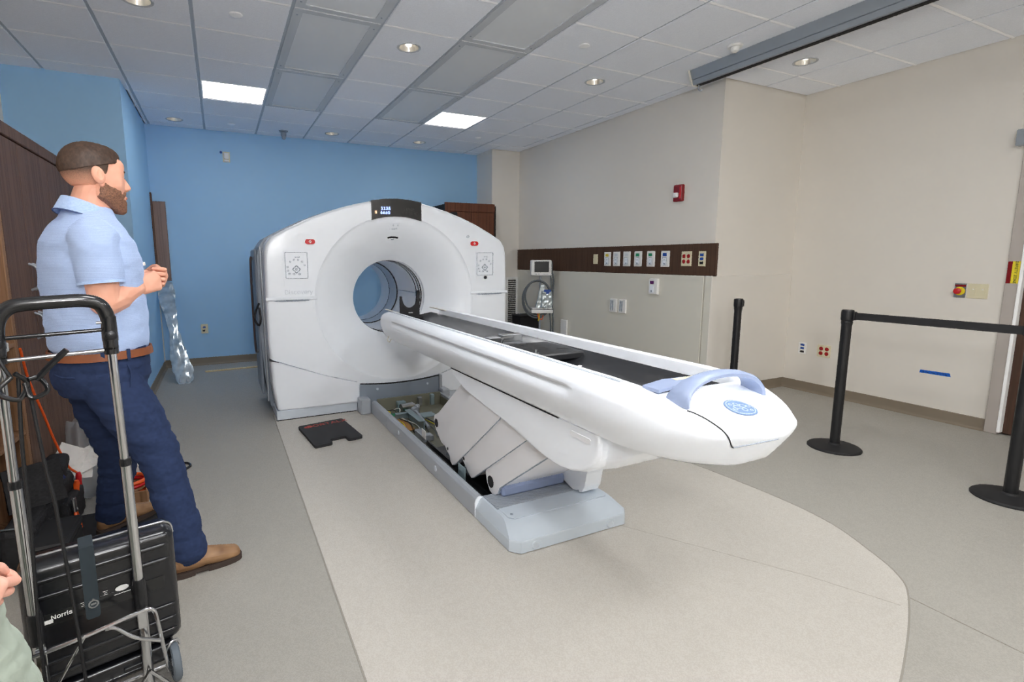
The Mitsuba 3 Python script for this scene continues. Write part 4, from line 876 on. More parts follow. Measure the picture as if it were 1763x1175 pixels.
obj('blue_pouch', moved(rbox(.02, .12, .14, .20, .0, .05, .01), vf(0, .78, .12)), 'm_medblue', t)
obj('lead_wire', tube(smooth_path([vf(0, z, .13)[:3, 3]+ve*a for a, z in ((-.06, .70), (-.05, .60), (.0, .56), (.02, .62))], 5), .006, 6), 'm_orange', t)
obj('lead_wire', tube(smooth_path([vf(0, z, .13)[:3, 3]+ve*a for a, z in ((-.03, .70), (-.04, .58), (-.05, .54))], 5), .007, 6), 'm_yellow', t)
tag(obj('black_bin', [moved(ext_z(Polygon([(-.17, -.12), (.17, -.12), (.17, .12), (-.17, .12)]), .0, .55), frame((2.98, 2.78, 0), (1, 0, 0), (0, 1, 0), (0, 0, 1))), box(2.80, 3.16, 2.65, 2.91, .55, .575, .008)], 'm_blackmatte'), 'black box on the floor behind the patient monitor', 'box')
tag(obj('white_board_panel', box(3.14, 3.165, 1.98, 2.12, 0, .56, .004), 'm_platewhite'), 'white panel leaning at the wall behind the monitor pole', 'panel')

# ------------------------------------------------------------------ belt barriers
base = lathe([(0, .045), (.03, .044), (.04, .030), (.10, .022), (.162, .016), (.171, .008), (.171, 0), (0, 0)], 44)
post = lathe([(.0, .03), (.032, .03), (.032, .955), (0, .955)], 28)
head = lathe([(0, .93), (.034, .93), (.036, .945), (.036, .952), (.034, .955), (.038, .962), (.040, .97), (.040, 1.025), (.036, 1.036), (.0, 1.038)], 28)
def barrier(x, y, label, belt=False):
    t = thing('barrier_post', label, 'barrier post', 'black belt barrier posts')
    for n, m, b in (('base', base, 'm_blackmatte'), ('pole', post, 'm_black'), ('head', head, 'm_black')):
        q = m.copy(); q.apply_translation((x, y, 0)); obj(n, q, b, t, smooth=30)
    c = obj('belt_slot', [box(x-.014, x+.014, y-.052, y-.036, .965, 1.025, .004)], 'm_black', t)
    return t
b1 = barrier(2.905, -1.665, 'black barrier post at the left end of the stretched belt')
b2 = barrier(2.945, -2.605, 'black barrier post at the right edge of the picture')
b3 = barrier(3.155, -.61, 'black barrier post standing before the wall corner, no belt on it')
rb = moved(ext(sbox(0, -.025, .86, .025), .0018), frame((2.9055, -1.705, .995), (.046, -.999, 0), (0, 0, 1), (-.999, -.046, 0)))
tag(obj('barrier_belt', [rb, box(2.895, 2.935, -1.712, -1.700, .965, 1.025, .003), box(2.93, 2.97, -2.572, -2.560, .965, 1.025, .003)], 'm_blackmatte', smooth=False), 'black belt stretched between two barrier posts', 'barrier belt')
# ------------------------------------------------------------------ luggage cart with the ribbed case, left foreground
CO = np.array([-1.446, -2.0, 0.0]); CU = np.array([.972, .234, 0]); CV = np.array([-.234, .972, 0]); CW = np.array([0, 0, 1.0])
def cp(u, w, v=0.0): return CO+CU*u+CV*v+CW*w
CF = lambda u, w, v: frame(cp(u, w, v), CU, CW, -CV)     # facing the camera
t = thing('luggage_cart', 'chrome folding luggage cart with black grip in the left foreground', 'luggage cart')
UL = -.258
grip = [cp(-.012, 1.15), cp(-.012, 1.20), cp(-.014, 1.245), cp(-.030, 1.280), cp(-.065, 1.293), cp(-.12, 1.293), cp(-.19, 1.290), cp(-.225, 1.282), cp(-.248, 1.255), cp(-.256, 1.215), cp(-.258, 1.15)]
obj('grip', tube(smooth_path(grip, 6), .0185, 18), 'm_blackgloss', t, smooth=True)
for u in (-.012, UL):
    obj('grip_sleeve', tube([cp(u, 1.245), cp(u, 1.175), cp(u, 1.172), cp(u, 1.135)], [.019, .0205, .0185, .0185], 16), 'm_blackgloss', t)
    obj('release_button', lathe([(0, .006), (.010, .005), (.015, .001), (.017, -.004)], 16).apply_transform(CF(u, 1.19, -.018)), 'm_black', t)
    uu = u+.006 if u > -.1 else u
    obj('upper_tube', tube([cp(u, 1.14), cp(uu-.001, .80)], .0115, 18), 'm_chrome', t, smooth=True)
    obj('clamp_ring', tube([cp(uu, .812), cp(uu, .790)], .0155, 18), 'm_black', t)
    obj('middle_tube', tube([cp(uu, .80), cp(uu+.003, .40)], .0140, 18), 'm_chrome', t, smooth=True)
    obj('lower_sleeve', tube([cp(uu+.003, .415), cp(uu+.003, .408), cp(uu+.004, .320)], [.0165, .0185, .0185], 18), 'm_black', t)
    obj('lower_tube', tube([cp(uu+.004, .32), cp(uu+.005, .045)], .0150, 18), 'm_chrome', t, smooth=True)
    obj('lock_pin', cyl(cp(u-.03, 1.228, -.004), cp(u, 1.228, -.004), .004, 10), 'm_chrome', t) if u > -.1 else None
obj('upper_rod', tube([cp(UL, 1.202), cp(-.012, 1.207)], .0055, 12), 'm_blackgloss', t)
obj('lower_rod', tube([cp(UL, 1.142), cp(-.012, 1.147)], .0058, 12), 'm_chrome', t)
obj('fold_frame', [tube(smooth_path([cp(UL-.02, .302, -.03), cp(-.15, .308, -.032), cp(-.02, .322, -.034), cp(.022, .316, -.034), cp(.034, .26, -.032), cp(.046, .14, -.02), cp(.056, .06, .0)], 6), .0058, 10)], 'm_chrome', t)
obj('brace', tube(smooth_path([cp(-.10, .309, -.036), cp(-.075, .303, -.040), cp(-.03, .25, -.042), cp(.035, .205, -.040)], 5), .0055, 10), 'm_chrome', t)
obj('cross_stay', tube([cp(-.15, .30, -.02), cp(UL, .12, -.01)], .004, 8), 'm_chrome', t)
obj('fork_stay', [tube([cp(.0, .11, -.03), cp(.05, .03, -.02)], .005, 8), tube([cp(.0, .11, -.03), cp(-.05, .03, -.02)], .005, 8)], 'm_chrome', t)
for u, s in ((-.012, 1), (UL, -1)): obj('hinge_plate', box(-.012, .014, -.03, .03, -.003, .003, .002).apply_transform(CF(u+.006, .285, -.018)), 'm_chrome', t)
obj('platform', [tube([cp(UL, .055, .0), cp(UL, .05, .26), cp(-.005, .05, .26), cp(-.005, .055, .0)], .008, 10), tube([cp(-.09, .055, .0), cp(-.09, .05, .26)], .006, 8), tube([cp(-.17, .055, .0), cp(-.17, .05, .26)], .006, 8)], 'm_chrome', t)
ax = tube([cp(UL-.06, .062, .03), cp(.075, .062, .03)], .006, 10)
obj('axle', ax, 'm_chrome', t)
def wheel(u):
    f = frame(cp(u, .062, .03), CV, CW, CU)
    w = obj('wheel', lathe([(.040, -.012), (.054, -.013), (.060, -.009), (.062, 0), (.060, .009), (.054, .013), (.040, .012)], 36).apply_transform(f), 'm_tyre', t)
    obj('rim', lathe([(0, -.010), (.012, -.011), (.014, -.006), (.036, -.006), (.042, -.010), (.042, .010), (.036, .006), (.014, .006), (.012, .011), (0, .010)], 30).apply_transform(f), 'm_alu', w)
    obj('wheel_guard', tube(smooth_path([cp(u-.03, .105, .02), cp(u-.01, .128, .035), cp(u+.012, .128, .045), cp(u+.02, .105, .05)], 5), .004, 8), 'm_chrome', w)
wheel(.078); wheel(UL-.066)
# stretch cords hung on the cart
t = thing('stretch_cord', 'black stretch cords hooked on the cart and running down its left side', 'bungee cord')
obj('cord', tube(smooth_path([cp(-.222, 1.10, -.03), cp(-.232, .9, -.035), cp(-.236, .68, -.03), cp(-.246, .4, -.04), cp(-.247, .19, -.045), cp(-.246, .05, -.03)], 6), .0048, 8), 'm_black', t)
obj('cord', tube(smooth_path([cp(-.205, 1.09, -.03), cp(-.190, .85, -.035), cp(-.178, .72, -.04), cp(-.165, .4, -.05), cp(-.158, .14, -.05), cp(-.155, .05, -.03)], 6), .0048, 8), 'm_black', t)
obj('cord', tube(smooth_path([cp(-.25, 1.28, -.02), cp(-.262, 1.2, -.03), cp(-.250, 1.14, -.035), cp(-.235, 1.10, -.035)], 6), .0048, 8), 'm_black', t)
for a, b, c, d in (((-.235, 1.105), (-.265, 1.07), (-.225, 1.045), (-.205, 1.085)), ((-.21, 1.085), (-.20, 1.045), (-.165, 1.06), (-.18, 1.095))):
    obj('hook', tube(smooth_path([cp(*a, -.04), cp(*b, -.05), cp(*c, -.05), cp(*d, -.04), cp(a[0]+.008, a[1]+.01, -.05)], 7), .0062, 10), 'm_blackgloss', t)
obj('hook_sleeve', tube(smooth_path([cp(-.185, 1.09, -.04), cp(-.155, 1.125, -.045), cp(-.115, 1.165, -.05)], 6), [.008]*6+[.0085]*6+[.0075], 10), 'm_black', t)
# the ribbed case standing on the cart
t = thing('ribbed_case', 'black ribbed hard case standing on the luggage cart', 'case')
cw, ch = .402, .40
def csec(y0, y1, r): return rpoly(cw, ch, r, -.085, .325, 8)
lid = moved(ext(rpoly(cw, ch, .034, 0, 0, 8), .06), CF(-.088, .325, .105))
def bulge_case(v0, v1, m, name):
    secs = []
    for off, d in ((.0, 0), (0, .35), (.004, .7), (.014, .9), (.028, 1.0)):
        pts = np.array(rpoly(cw-2*off, ch-2*off, max(.006, .036-off), 0, 0, 6).exterior.coords)[:-1]
        secs.append([cp(-.088+a, .325+b, v0+(v1-v0)*d) for a, b in pts])
    q = loft(secs, caps=True)
    return obj(name, q, m, t, smooth=32)
FR = bulge_case(.115, .048, 'm_case', 'front_shell'); bulge_case(.115, .185, 'm_case', 'rear_shell')
for k, w in enumerate((.478, .428, .262, .215, .172)):   # raised pressed ribs
    ribs = []
    for u0, u1 in ((-.262, -.155), (-.105, -.028), (.012, .083)) if k < 2 else ((-.262, .083),):
        ribs.append(tube([cp(u0-.012, w, .052), cp(u0, w, .046), cp(u1, w, .046), cp(u1+.014, w, .052)], [.001, .006, .006, .001], 10))
    obj('rib', ribs if k > 1 else [tube([cp(-.275, w, .052), cp(-.262, w, .046), cp(.075, w, .046), cp(.092, w, .052)], [.001, .007, .007, .001], 10)], 'm_case', FR)
obj('label_band', box(-.255, .07, -.020, .020, 0, .002).apply_transform(CF(0, .352, .047) @ trimesh.transformations.translation_matrix((-.085+.085, 0, 0))), 'm_blackgloss', FR, smooth=False)
obj('edge_trim', [tube(smooth_path([cp(-.275, .5265, .115), cp(-.18, .5275, .115), cp(.06, .5275, .115), cp(.094, .523, .115), cp(.110, .508, .115), cp(.114, .48, .115)], 6), .0042, 10)], 'm_chrome', t)
lt = obj('lettering', moved(text('Norris', .013, bold=True, depth=.0008), CF(-.197, .358, .044)), 'm_platewhite', FR, smooth=False, label='white word Norris with a small white square')
obj('mark', moved(ext(sbox(-.010, -.006, .010, .006), .0008), CF(-.228, .348, .044)), 'm_platewhite', FR, smooth=False)
fine = [moved(ext(sbox(-l/2, -.0008, l/2, .0008), .0006), CF(-.136+.003*(i % 2), .372-.0052*i, .0442)) for i, l in enumerate((.030, .026, .028, .020))]
fine += [moved(ext(sbox(-l/2, -.0008, l/2, .0008), .0006), CF(-.088, .385-.0055*i, .0442)) for i, l in enumerate((.012, .008, .010))]
obj('fine_print', fine, 'm_platewhite', FR, smooth=False, kind='stuff')
obj('oval_badge', moved(ext(affinity.scale(Point(0, 0).buffer(1), .018, .009), .001), CF(-.045, .379, .044)), 'm_platewhite', FR, smooth=False)
obj('badge_caption', moved(ext(sbox(-.022, -.001, .022, .001), .0006), CF(-.045, .362, .044)), 'm_platewhite', FR, smooth=False)
ST = obj('leather_strap', [moved(ext(rpoly(.037, .235, .010, 0, 0), .0035), CF(-.123, .432, .040) @ trimesh.transformations.rotation_matrix(.0, (0, 0, 1))), box(-.0185, .0185, -.004, .004, -.075, .004, .002).apply_transform(CF(-.123, .546, .042))], 'm_strap', t, smooth=False)
obj('emblem', [moved(ext(Point(0, 0).buffer(.0135).difference(Point(0, 0).buffer(.0095)), .002), CF(-.120, .362, .036)), moved(ext(sbox(-.007, -.003, .007, .003), .0018), CF(-.120, .362, .036)), moved(ext(Point(0, .0145).buffer(.003), .002), CF(-.120, .362, .036))], 'm_steel', ST, smooth=False)
t = thing('equipment_box', 'lower black box strapped under the ribbed case on the cart', 'case')
obj('body', moved(rbox(-.185, .172, -.028, .032, -.08, .012, .012), CF(-.088, .092, .058)), 'm_case', t)
obj('carry_handle', moved(rbox(-.028, .028, -.008, .008, -.004, .008, .004), CF(-.035, .094, .045)), 'm_black', t)

# ------------------------------------------------------------------ clutter on the floor behind the cart
t = thing('tool_bag', 'open black fabric tool bag on the floor against the cabinet', 'tool bag')
bb = rbox(-2.092, -1.965, -1.08, -.36, 0.009, .25, .03)
obj('body', wrinkle(bb, .012, 14, 2, .03), 'm_bagfab', t, smooth=40)
fl = trimesh.creation.box((.22, .02, .20)); fl.apply_transform(trimesh.transformations.rotation_matrix(.5, (0, 0, 1)) @ trimesh.transformations.rotation_matrix(-.35, (1, 0, 0))); fl.apply_translation((-2.02, -.80, .34))
obj('flap', wrinkle(fl, .010, 16, 3, .03), 'm_bagfab', t, smooth=40)
pk = rbox(-.045, .045, -.11, .11, -.10, .10, .025); pk.apply_transform(trimesh.transformations.rotation_matrix(.15, (0, 1, 0)) @ trimesh.transformations.rotation_matrix(.1, (0, 0, 1))); pk.apply_translation((-2.02, -.50, .26))
PK = obj('pocket', wrinkle(pk, .012, 18, 4, .025), 'm_bagfab', t, smooth=40)
f_ = frame((-2.005, -.645, .285), (.80, .25, .55), np.cross((.25, -.93, .26), (.80, .25, .55)), (.25, -.93, .26)); f_[:3, :3] = np.linalg.qr(f_[:3, :3])[0]*np.sign(np.diag(np.linalg.qr(f_[:3, :3])[1]))
obj('printed_patch', moved(ext(rpoly(.13, .055, .006), .004), f_), 'm_ink', PK, smooth=False)
obj('patch_lettering', [moved(ext(sbox(-.05+.026*i, -.012, -.036+.026*i, .014), .001), f_ @ trimesh.transformations.translation_matrix((0, 0, .004))) for i in range(4)], 'm_platewhite', PK, smooth=False)
obj('rim_cord', tube(smooth_path([(-2.085, -1.06, .255), (-2.03, -1.075, .258), (-1.975, -1.06, .255)], 6), .004, 8), 'm_cable', t)
obj('carry_handle', tube(smooth_path([(-1.965, -1.0, .2), (-1.94, -.98, .12), (-1.94, -.90, .11), (-1.965, -.86, .19)], 6), .012, 10), 'm_bagfab', t)
obj('side_pocket', wrinkle(rbox(-1.975, -1.925, -.70, -.38, .009, .17, .02), .008, 22, 5, .025), 'm_bagfab', t, smooth=40)
def screwdriver(p, d, L, m, label):
    p = np.array(p, float); d = np.array(d, float); d /= np.linalg.norm(d)
    t = thing('screwdriver', label, 'screwdriver', 'screwdrivers by the tool bag')
    obj('grip', tube([p, p+d*.02, p+d*.05, p+d*.09, p+d*.105], [.010, .015, .013, .014, .009], 10), m, t)
    obj('shaft', tube([p+d*.10, p+d*L], [.0035, .003], 8), 'm_steel', t)
screwdriver((-1.935, -.47, .215), (-.1, .05, -1), .24, 'm_orange', 'orange screwdriver standing in the front pocket of the tool bag')
screwdriver((-1.94, -.40, .235), (-.02, .0, -1), .2, 'm_red', 'red screwdriver in the side pocket of the tool bag')
t = thing('pliers', 'steel pliers with orange grips hanging on the tool bag front', 'pliers')
obj('jaws', [cyl((-1.915, -.66, .185), (-1.911, -.665, .12), .010, 10), cyl((-1.915, -.64, .185), (-1.911, -.65, .12), .009, 10), trimesh.creation.icosphere(2, .016).apply_translation((-1.913, -.655, .125))], 'm_steel', t)
for y in (-.675, -.635): obj('grip', tube(smooth_path([(-1.911, -.655, .12), (-1.905, y, .07), (-1.901, y+.004, .012)], 5), .008, 10), 'm_orange', t)
# clear plastic bag with papers behind the tool bag
t = thing('plastic_bag', 'clear plastic bag with white papers leaning on the cabinet behind the tool bag', 'plastic bag')
secs = []
for u in np.linspace(0, 1, 12):
    c = np.array([-1.985-.02*u, -.16+.16*u, .02+.40*u]); w = .125*(1-.30*u*u); th = .06*(1-.4*u)
    secs.append([c+np.array([w*math.cos(a)*.62, w*math.sin(a)*.9, 0])+np.array([th*math.sin(2*a)*.2, th*math.cos(3*a)*.3, .02*math.sin(4*a+7*u)]) for a in np.linspace(0, 2*PI, 30, endpoint=False)])
bgm = wrinkle(loft(secs, caps=True), .02, 13, 8)
obj('bag', bgm, 'm_film', t, smooth=40)
for k, (a, b) in enumerate(((.25, .0), (-.35, .03), (.6, -.02))):
    p = trimesh.creation.box((.15, .003, .13)); p.apply_transform(trimesh.transformations.rotation_matrix(a, (0, 1, 0)) @ trimesh.transformations.rotation_matrix(.35+b*4, (0, 0, 1)) @ trimesh.transformations.rotation_matrix(-.5, (1, 0, 0))); p.apply_translation((-1.985+b, -.20-.02*k, .20+.04*k))
    obj('paper_sheet', wrinkle(p, .006, 9, k, .03), 'm_paper', t, smooth=40)
t = thing('floor_mat_case', 'flat black case lying on the floor beside the tool bag', 'case')
obj('body', box(-1.98, -1.83, -1.18, -.90, 0, .16, .012), 'm_blackmatte', t)
obj('latch', box(-1.94, -1.90, -1.186, -1.178, .09, .13, .002), 'm_black', t)
obj('lid', box(-1.985, -1.825, -1.185, -.895, .16, .20, .01), 'm_blackmatte', t)
t = thing('black_mat', 'black mat on the floor under the feet behind the cart', 'mat')
obj('sheet', box(-1.95, -1.50, -1.22, -.46, .0005, .007, .002), 'm_blackmatte', t)
t = thing('parts_tray', 'low box of coloured parts and cables on the floor beyond the legs', 'box')
obj('body', cat([box(-1.86, -1.62, -.44, -.43, 0, .08, .003), box(-1.86, -1.62, -.20, -.19, 0, .08, .003), box(-1.86, -1.85, -.44, -.19, 0, .08, .003), box(-1.63, -1.62, -.44, -.19, 0, .08, .003), box(-1.86, -1.62, -.44, -.19, 0, .012)]), 'm_woodlight', t, smooth=False)
for k in range(5): obj('cable_roll', tube([(-1.74+.085*math.cos(a)+.005*k, -.315+.085*math.sin(a), .025+.022*k) for a in np.linspace(0, 2*PI, 25)], .011, 8), ('m_red', 'm_orange', 'm_woodlight', 'm_red', 'm_orange')[k], t)
tag(obj('paper_stack', [box(-1.84, -1.66, -.16, .0, 0, .17, .004)], 'm_paper'), 'white paper stack standing on the floor beyond the legs', 'paper')
tag(obj('cable_coil', tube(smooth_path([(-1.555, .10, .008), (-1.455, .12, .008), (-1.425, .04, .01), (-1.485, -.03, .008), (-1.555, -.06, .012), (-1.505, -.12, .02), (-1.445, -.10, .012), (-1.455, -.18, .01), (-1.515, -.24, .008), (-1.585, -.22, .008)], 7), .0075, 10), 'm_black'), 'black cable curled on the grey floor beside the knee', 'cable')
tag(obj('orange_cable', tube(smooth_path([(-2.06, -.62, .98), (-2.07, -.52, .80), (-2.05, -.44, .60), (-2.03, -.38, .42), (-2.0, -.33, .26), (-1.97, -.3, .2)], 7), .006, 8), 'm_orange'), 'orange cable hanging down the cabinet front to the tool bag', 'cable')
# ------------------------------------------------------------------ people
M3 = m3.Manifold
def ball(p, r, s=16): return M3.sphere(float(r), s).translate(tuple(map(float, p)))
def chain(pts, rads, s=16): return [M3.batch_hull([ball(a, ra, s), ball(b, rb, s)]) for a, b, ra, rb in zip(pts[:-1], pts[1:], rads[:-1], rads[1:])]
def union(ms): return M3.batch_boolean(ms, m3.OpType.Add)
def tom(t):
    t = t.copy(); t.merge_vertices()
    if t.volume < 0: t.invert()
    return M3(m3.Mesh(np.asarray(t.vertices, np.float32), np.asarray(t.faces, np.uint32)))
def skin(m, length, it=10):
    t = tm(m.refine_to_length(length)); t.merge_vertices()
    trimesh.smoothing.filter_taubin(t, iterations=it); return t
def rings(levels, f, r, n=40, k=2.3):   # stacked super-ellipses: (x, y, z, half width, half depth)
    secs = []
    for x, y, z, a, d in levels:
        th = np.linspace(0, 2*PI, n, endpoint=False); c, s = np.cos(th), np.sin(th)
        e = 2/k; ca, sa = np.sign(c)*np.abs(c)**e, np.sign(s)*np.abs(s)**e
        secs.append(np.array([x, y, z])+a*ca[:, None]*r+d*sa[:, None]*f)
    return secs
def solid(levels, f, r, **k):
    m = loft(rings(levels, f, r, **k), caps=True)
    if m.volume < 0: m.invert()
    return m
def hand_parts(o, x, y, z, curls, thumb, s=1.0):   # o wrist; x along the hand, y to the thumb, z out of the back
    o = np.asarray(o, float)
    def q(a, b, c): return o+s*(x*a+y*b+z*c)
    ms = [M3.batch_hull([ball(q(0, .018, 0), .020*s), ball(q(0, -.018, 0), .019*s), ball(q(.082, .032, 0), .0145*s), ball(q(.086, .008, .004), .0145*s), ball(q(.076, -.032, 0), .0135*s), ball(q(.03, .03, -.010), .016*s)])]
    for yy, L, r, cu in zip((.033, .011, -.011, -.031), (.074, .083, .077, .060), (.0098, .0100, .0094, .0084), curls):
        p = [q(.084-.02*abs(yy)*4, yy, 0)]; ang = 0
        d0 = x+y*(yy*.9); d0 /= np.linalg.norm(d0)
        for fr, c in zip((.46, .30, .24), cu):
            ang += math.radians(c); p.append(p[-1]+s*L*1.18*fr*(d0*math.cos(ang)-z*math.sin(ang)))
        ms += chain(p, [r*1.05*s, r*s, r*.93*s, r*.82*s], 14)
    tp = [q(*v) for v in thumb]
    ms += chain(tp, [.0155*s, .0125*s, .0112*s, .0092*s], 14)
    return ms, tp
def head_parts(c, yaw, s, pitch=0.0):
    cy_, sy_ = math.cos(yaw), math.sin(yaw); R_ = np.array([[cy_, -sy_, 0], [sy_, cy_, 0], [0, 0, 1]]) @ np.array([[math.cos(pitch), 0, math.sin(pitch)], [0, 1, 0], [-math.sin(pitch), 0, math.cos(pitch)]])
    W = lambda p: np.asarray(c)+s*(R_ @ np.asarray(p, float))
    mtx = frame(W((0, 0, 0)), R_[:, 0]*s, R_[:, 1]*s, R_[:, 2]*s)
    E = lambda p, r: M3.sphere(1.0, 32).scale(tuple(r)).translate(tuple(p))
    B_ = lambda p, r: ball(p, r, 18)
    H_ = lambda *bs: M3.batch_hull(list(bs))
    ms = [E((-.012, 0, .040), (.100, .078, .090)),
          H_(B_((.060, .030, .055), .032), B_((.060, -.030, .055), .032), B_((.062, .032, .010), .026), B_((.062, -.032, .010), .026), B_((.02, .05, .02), .022), B_((.02, -.05, .02), .022)),
          H_(B_((.055, .040, -.018), .022), B_((.055, -.040, -.018), .022), B_((.070, .010, -.108), .018), B_((.070, -.010, -.108), .018), B_((-.004, .052, -.062), .018), B_((-.004, -.052, -.062), .018), B_((.0, .054, .0), .02), B_((.0, -.054, .0), .02)),
          H_(B_((.074, .014, -.070), .020), B_((.074, -.014, -.070), .020), B_((.078, 0, -.104), .018), B_((.05, .03, -.09), .018), B_((.05, -.03, -.09), .018)),
          H_(B_((.088, 0, .022), .0085), B_((.112, 0, -.022), .0105), B_((.092, 0, -.034), .012)), H_(B_((.098, .010, -.030), .008), B_((.098, -.010, -.030), .008), B_((.112, 0, -.024), .009)),
          H_(B_((.085, .012, .030), .009), B_((.076, .046, .028), .010)), H_(B_((.085, -.012, .030), .009), B_((.076, -.046, .028), .010)),
          H_(B_((.092, .016, -.062), .0055), B_((.092, -.016, -.062), .0055), B_((.096, 0, -.058), .006)), H_(B_((.090, .014, -.073), .0062), B_((.090, -.014, -.073), .0062), B_((.094, 0, -.072), .0062))]
    for sg in (1, -1):
        ms.append(H_(B_((.058, sg*.034, .034), .030), B_((.054, sg*.040, -.022), .025), B_((.0, sg*.056, .034), .022), B_((.0, sg*.055, -.030), .020), B_((.066, sg*.026, -.030), .024)))
        ms += [E((0, 0, 0), (.0215, .0105, .034)).rotate((0, -14, 0)).rotate((0, 0, sg*14)).translate((-.016, sg*.0835, .008)), E((-.006, sg*.077, -.022), (.011, .008, .013)), H_(B_((-.006, sg*.066, .018), .012), B_((-.004, sg*.066, -.012), .010), B_((-.016, sg*.078, .004), .008))]
    head = union(ms)
    for sg in (1, -1):
        head = head-E((.096, sg*.032, .010), (.015, .015, .0080))-E((-.013, sg*.0955, .010), (.0115, .0075, .021))
    hm = skin(head, .0055, 16); hm.apply_transform(mtx)
    return hm, mtx, W, E
def eyes(parent, mtx):
    for sg in (1, -1):
        e = trimesh.creation.icosphere(3, .0125); e.apply_translation((.0765, sg*.031, .010)); e.apply_transform(mtx)
        k = obj('eye', e, 'm_eyewhite', parent, smooth=True)
        p = trimesh.creation.icosphere(2, .0068); p.apply_translation((.0842, sg*.0315, .010)); p.apply_transform(mtx)
        obj('iris', p, 'm_iris', k, smooth=True)
def clip_to(m, planes):   # keep the side the normals point to
    for o, n in planes: m = m.trim_by_plane(tuple(map(float, n)), float(np.dot(o, n)/1.0))
    return m
def shoe(o, d, parent):
    d = np.array([d[0], d[1], 0.0]); d /= np.linalg.norm(d); f = frame(np.asarray(o, float), d, np.cross((0, 0, 1), d), (0, 0, 1))
    B_ = lambda *p: ball(p[:3], p[3], 18)
    up = union([M3.batch_hull([B_(-.060, 0, .056, .032), B_(-.058, .008, .04, .032), B_(.03, .012, .056, .034), B_(.03, -.012, .056, .034)]), M3.batch_hull([B_(-.045, 0, .11, .036), B_(-.05, 0, .06, .034), B_(.02, 0, .092, .030), B_(.03, 0, .06, .036)]),
                M3.batch_hull([B_(.02, .010, .062, .034), B_(.02, -.010, .062, .034), B_(.10, .012, .048, .034), B_(.10, -.012, .048, .034), B_(.165, .012, .036, .028), B_(.165, -.010, .036, .028), B_(.05, 0, .076, .028)])])
    up = up.trim_by_plane((0, 0, 1), .022)
    k = obj('shoe', skin(up, .009, 8).apply_transform(f), 'm_shoe', parent, smooth=True, label='worn brown leather lace-up shoe')
    out = np.array([(-.098, 0), (-.085, .030), (-.04, .040), (.03, .040), (.10, .050), (.155, .044), (.190, .020), (.200, -.005), (.185, -.032), (.14, -.046), (.08, -.046), (.0, -.040), (-.06, -.038), (-.09, -.022)])
    P_ = Polygon(smooth_path(np.vstack([np.c_[out, np.zeros(len(out))], [(-.098, 0, 0)]]), 6)[:, :2]).buffer(0)
    obj('sole', cat([moved(ext(P_, .016), f @ trimesh.transformations.translation_matrix((0, 0, .010))), moved(ext(P_.intersection(sbox(-.2, -.1, -.005, .1)), .012), f), moved(ext(P_.intersection(sbox(.05, -.1, .3, .1)), .011), f)]), 'm_sole', k, smooth=False)
    for i, a in enumerate((.030, .050, .070)):
        z = .098-.008*i
        obj('lace', tube(smooth_path([(a, -.022, z-.012), (a+.006, 0, z+.006), (a, .022, z-.012)], 5), .0032, 6).apply_transform(f), 'm_sole', k)
def person(name, label, f, J, shirt_levels, pants_levels, legs, sleeves, arms, hands, head, neck, mats, short_sleeve, shoes):
    t = thing(name, label, 'person')
    f = np.array([f[0], f[1], 0.0]); f /= np.linalg.norm(f); r = np.array([f[1], -f[0], 0])
    hm, mtx, W, E = head_parts(*head)
    sk = [tom(hm)]+chain(*neck)
    inner = [(x, y, z, a-.022, d-.022) for x, y, z, a, d in shirt_levels]+[]
    sk.append(tom(solid(inner, f, r)))
    lowbody = [(x, y, z, a-.022, d-.022) for x, y, z, a, d in pants_levels]
    sk.append(tom(solid(lowbody, f, r)))
    for p, q in legs: sk += chain(p, [v-.018 for v in q])
    for p, q in arms: sk += chain(p, q)
    for h in hands: sk += h
    sk += [ball(p[-1][:3], .045) for p, q in legs]
    body = skin(union(sk), .0065, 10)
    obj('body', body, mats['skin'], t, smooth=True)
    # shirt
    sl = []
    for (p, q) in sleeves:
        m = union(chain(p, q, 24))
        if short_sleeve:
            d = np.array(p[-1])-np.array(p[-2]); d /= np.linalg.norm(d); m = m.trim_by_plane(tuple(-d), float(-d@np.array(p[-1])))
        sl.append(m)
    sh = union([tom(solid(shirt_levels, f, r))]+sl)
    nb = np.array(neck[0][0]); sh = sh-ball(nb+np.array([f[0]*.02, f[1]*.02, .055]), .080, 24)
    sm_ = skin(sh, .012, 9); sm_ = wrinkle(sm_, .009, (8, 8, 13), 4); sm_ = wrinkle(sm_, .004, (18, 18, 34), 9)
    obj('shirt', sm_, mats['shirt'], t, smooth=True)
    # trousers
    tr = union([tom(solid(pants_levels, f, r))]+[c for p, q in legs for c in chain(p, q, 24)])
    for p, q in legs: tr = tr-M3.cube((.4, .4, .3), True).translate((p[-1][0], p[-1][1], p[-1][2]-.15-.045))
    pm2 = skin(tr, .011, 10); pm2 = wrinkle(pm2, .010, (6, 6, 17), 12); pm2 = wrinkle(pm2, .008, (10, 10, 40), 13)
    obj('trousers', pm2, mats['pants'], t, smooth=True)
    for o, d in shoes: shoe(o, d, t)
    eyes(t, mtx)
    return t, f, r, mtx, W, E
def basis(d):
    d = np.asarray(d, float)/np.linalg.norm(d); a = np.cross((0, 0, 1) if abs(d[2]) < .9 else (1, 0, 0), d); a /= np.linalg.norm(a); return a, np.cross(d, a), d
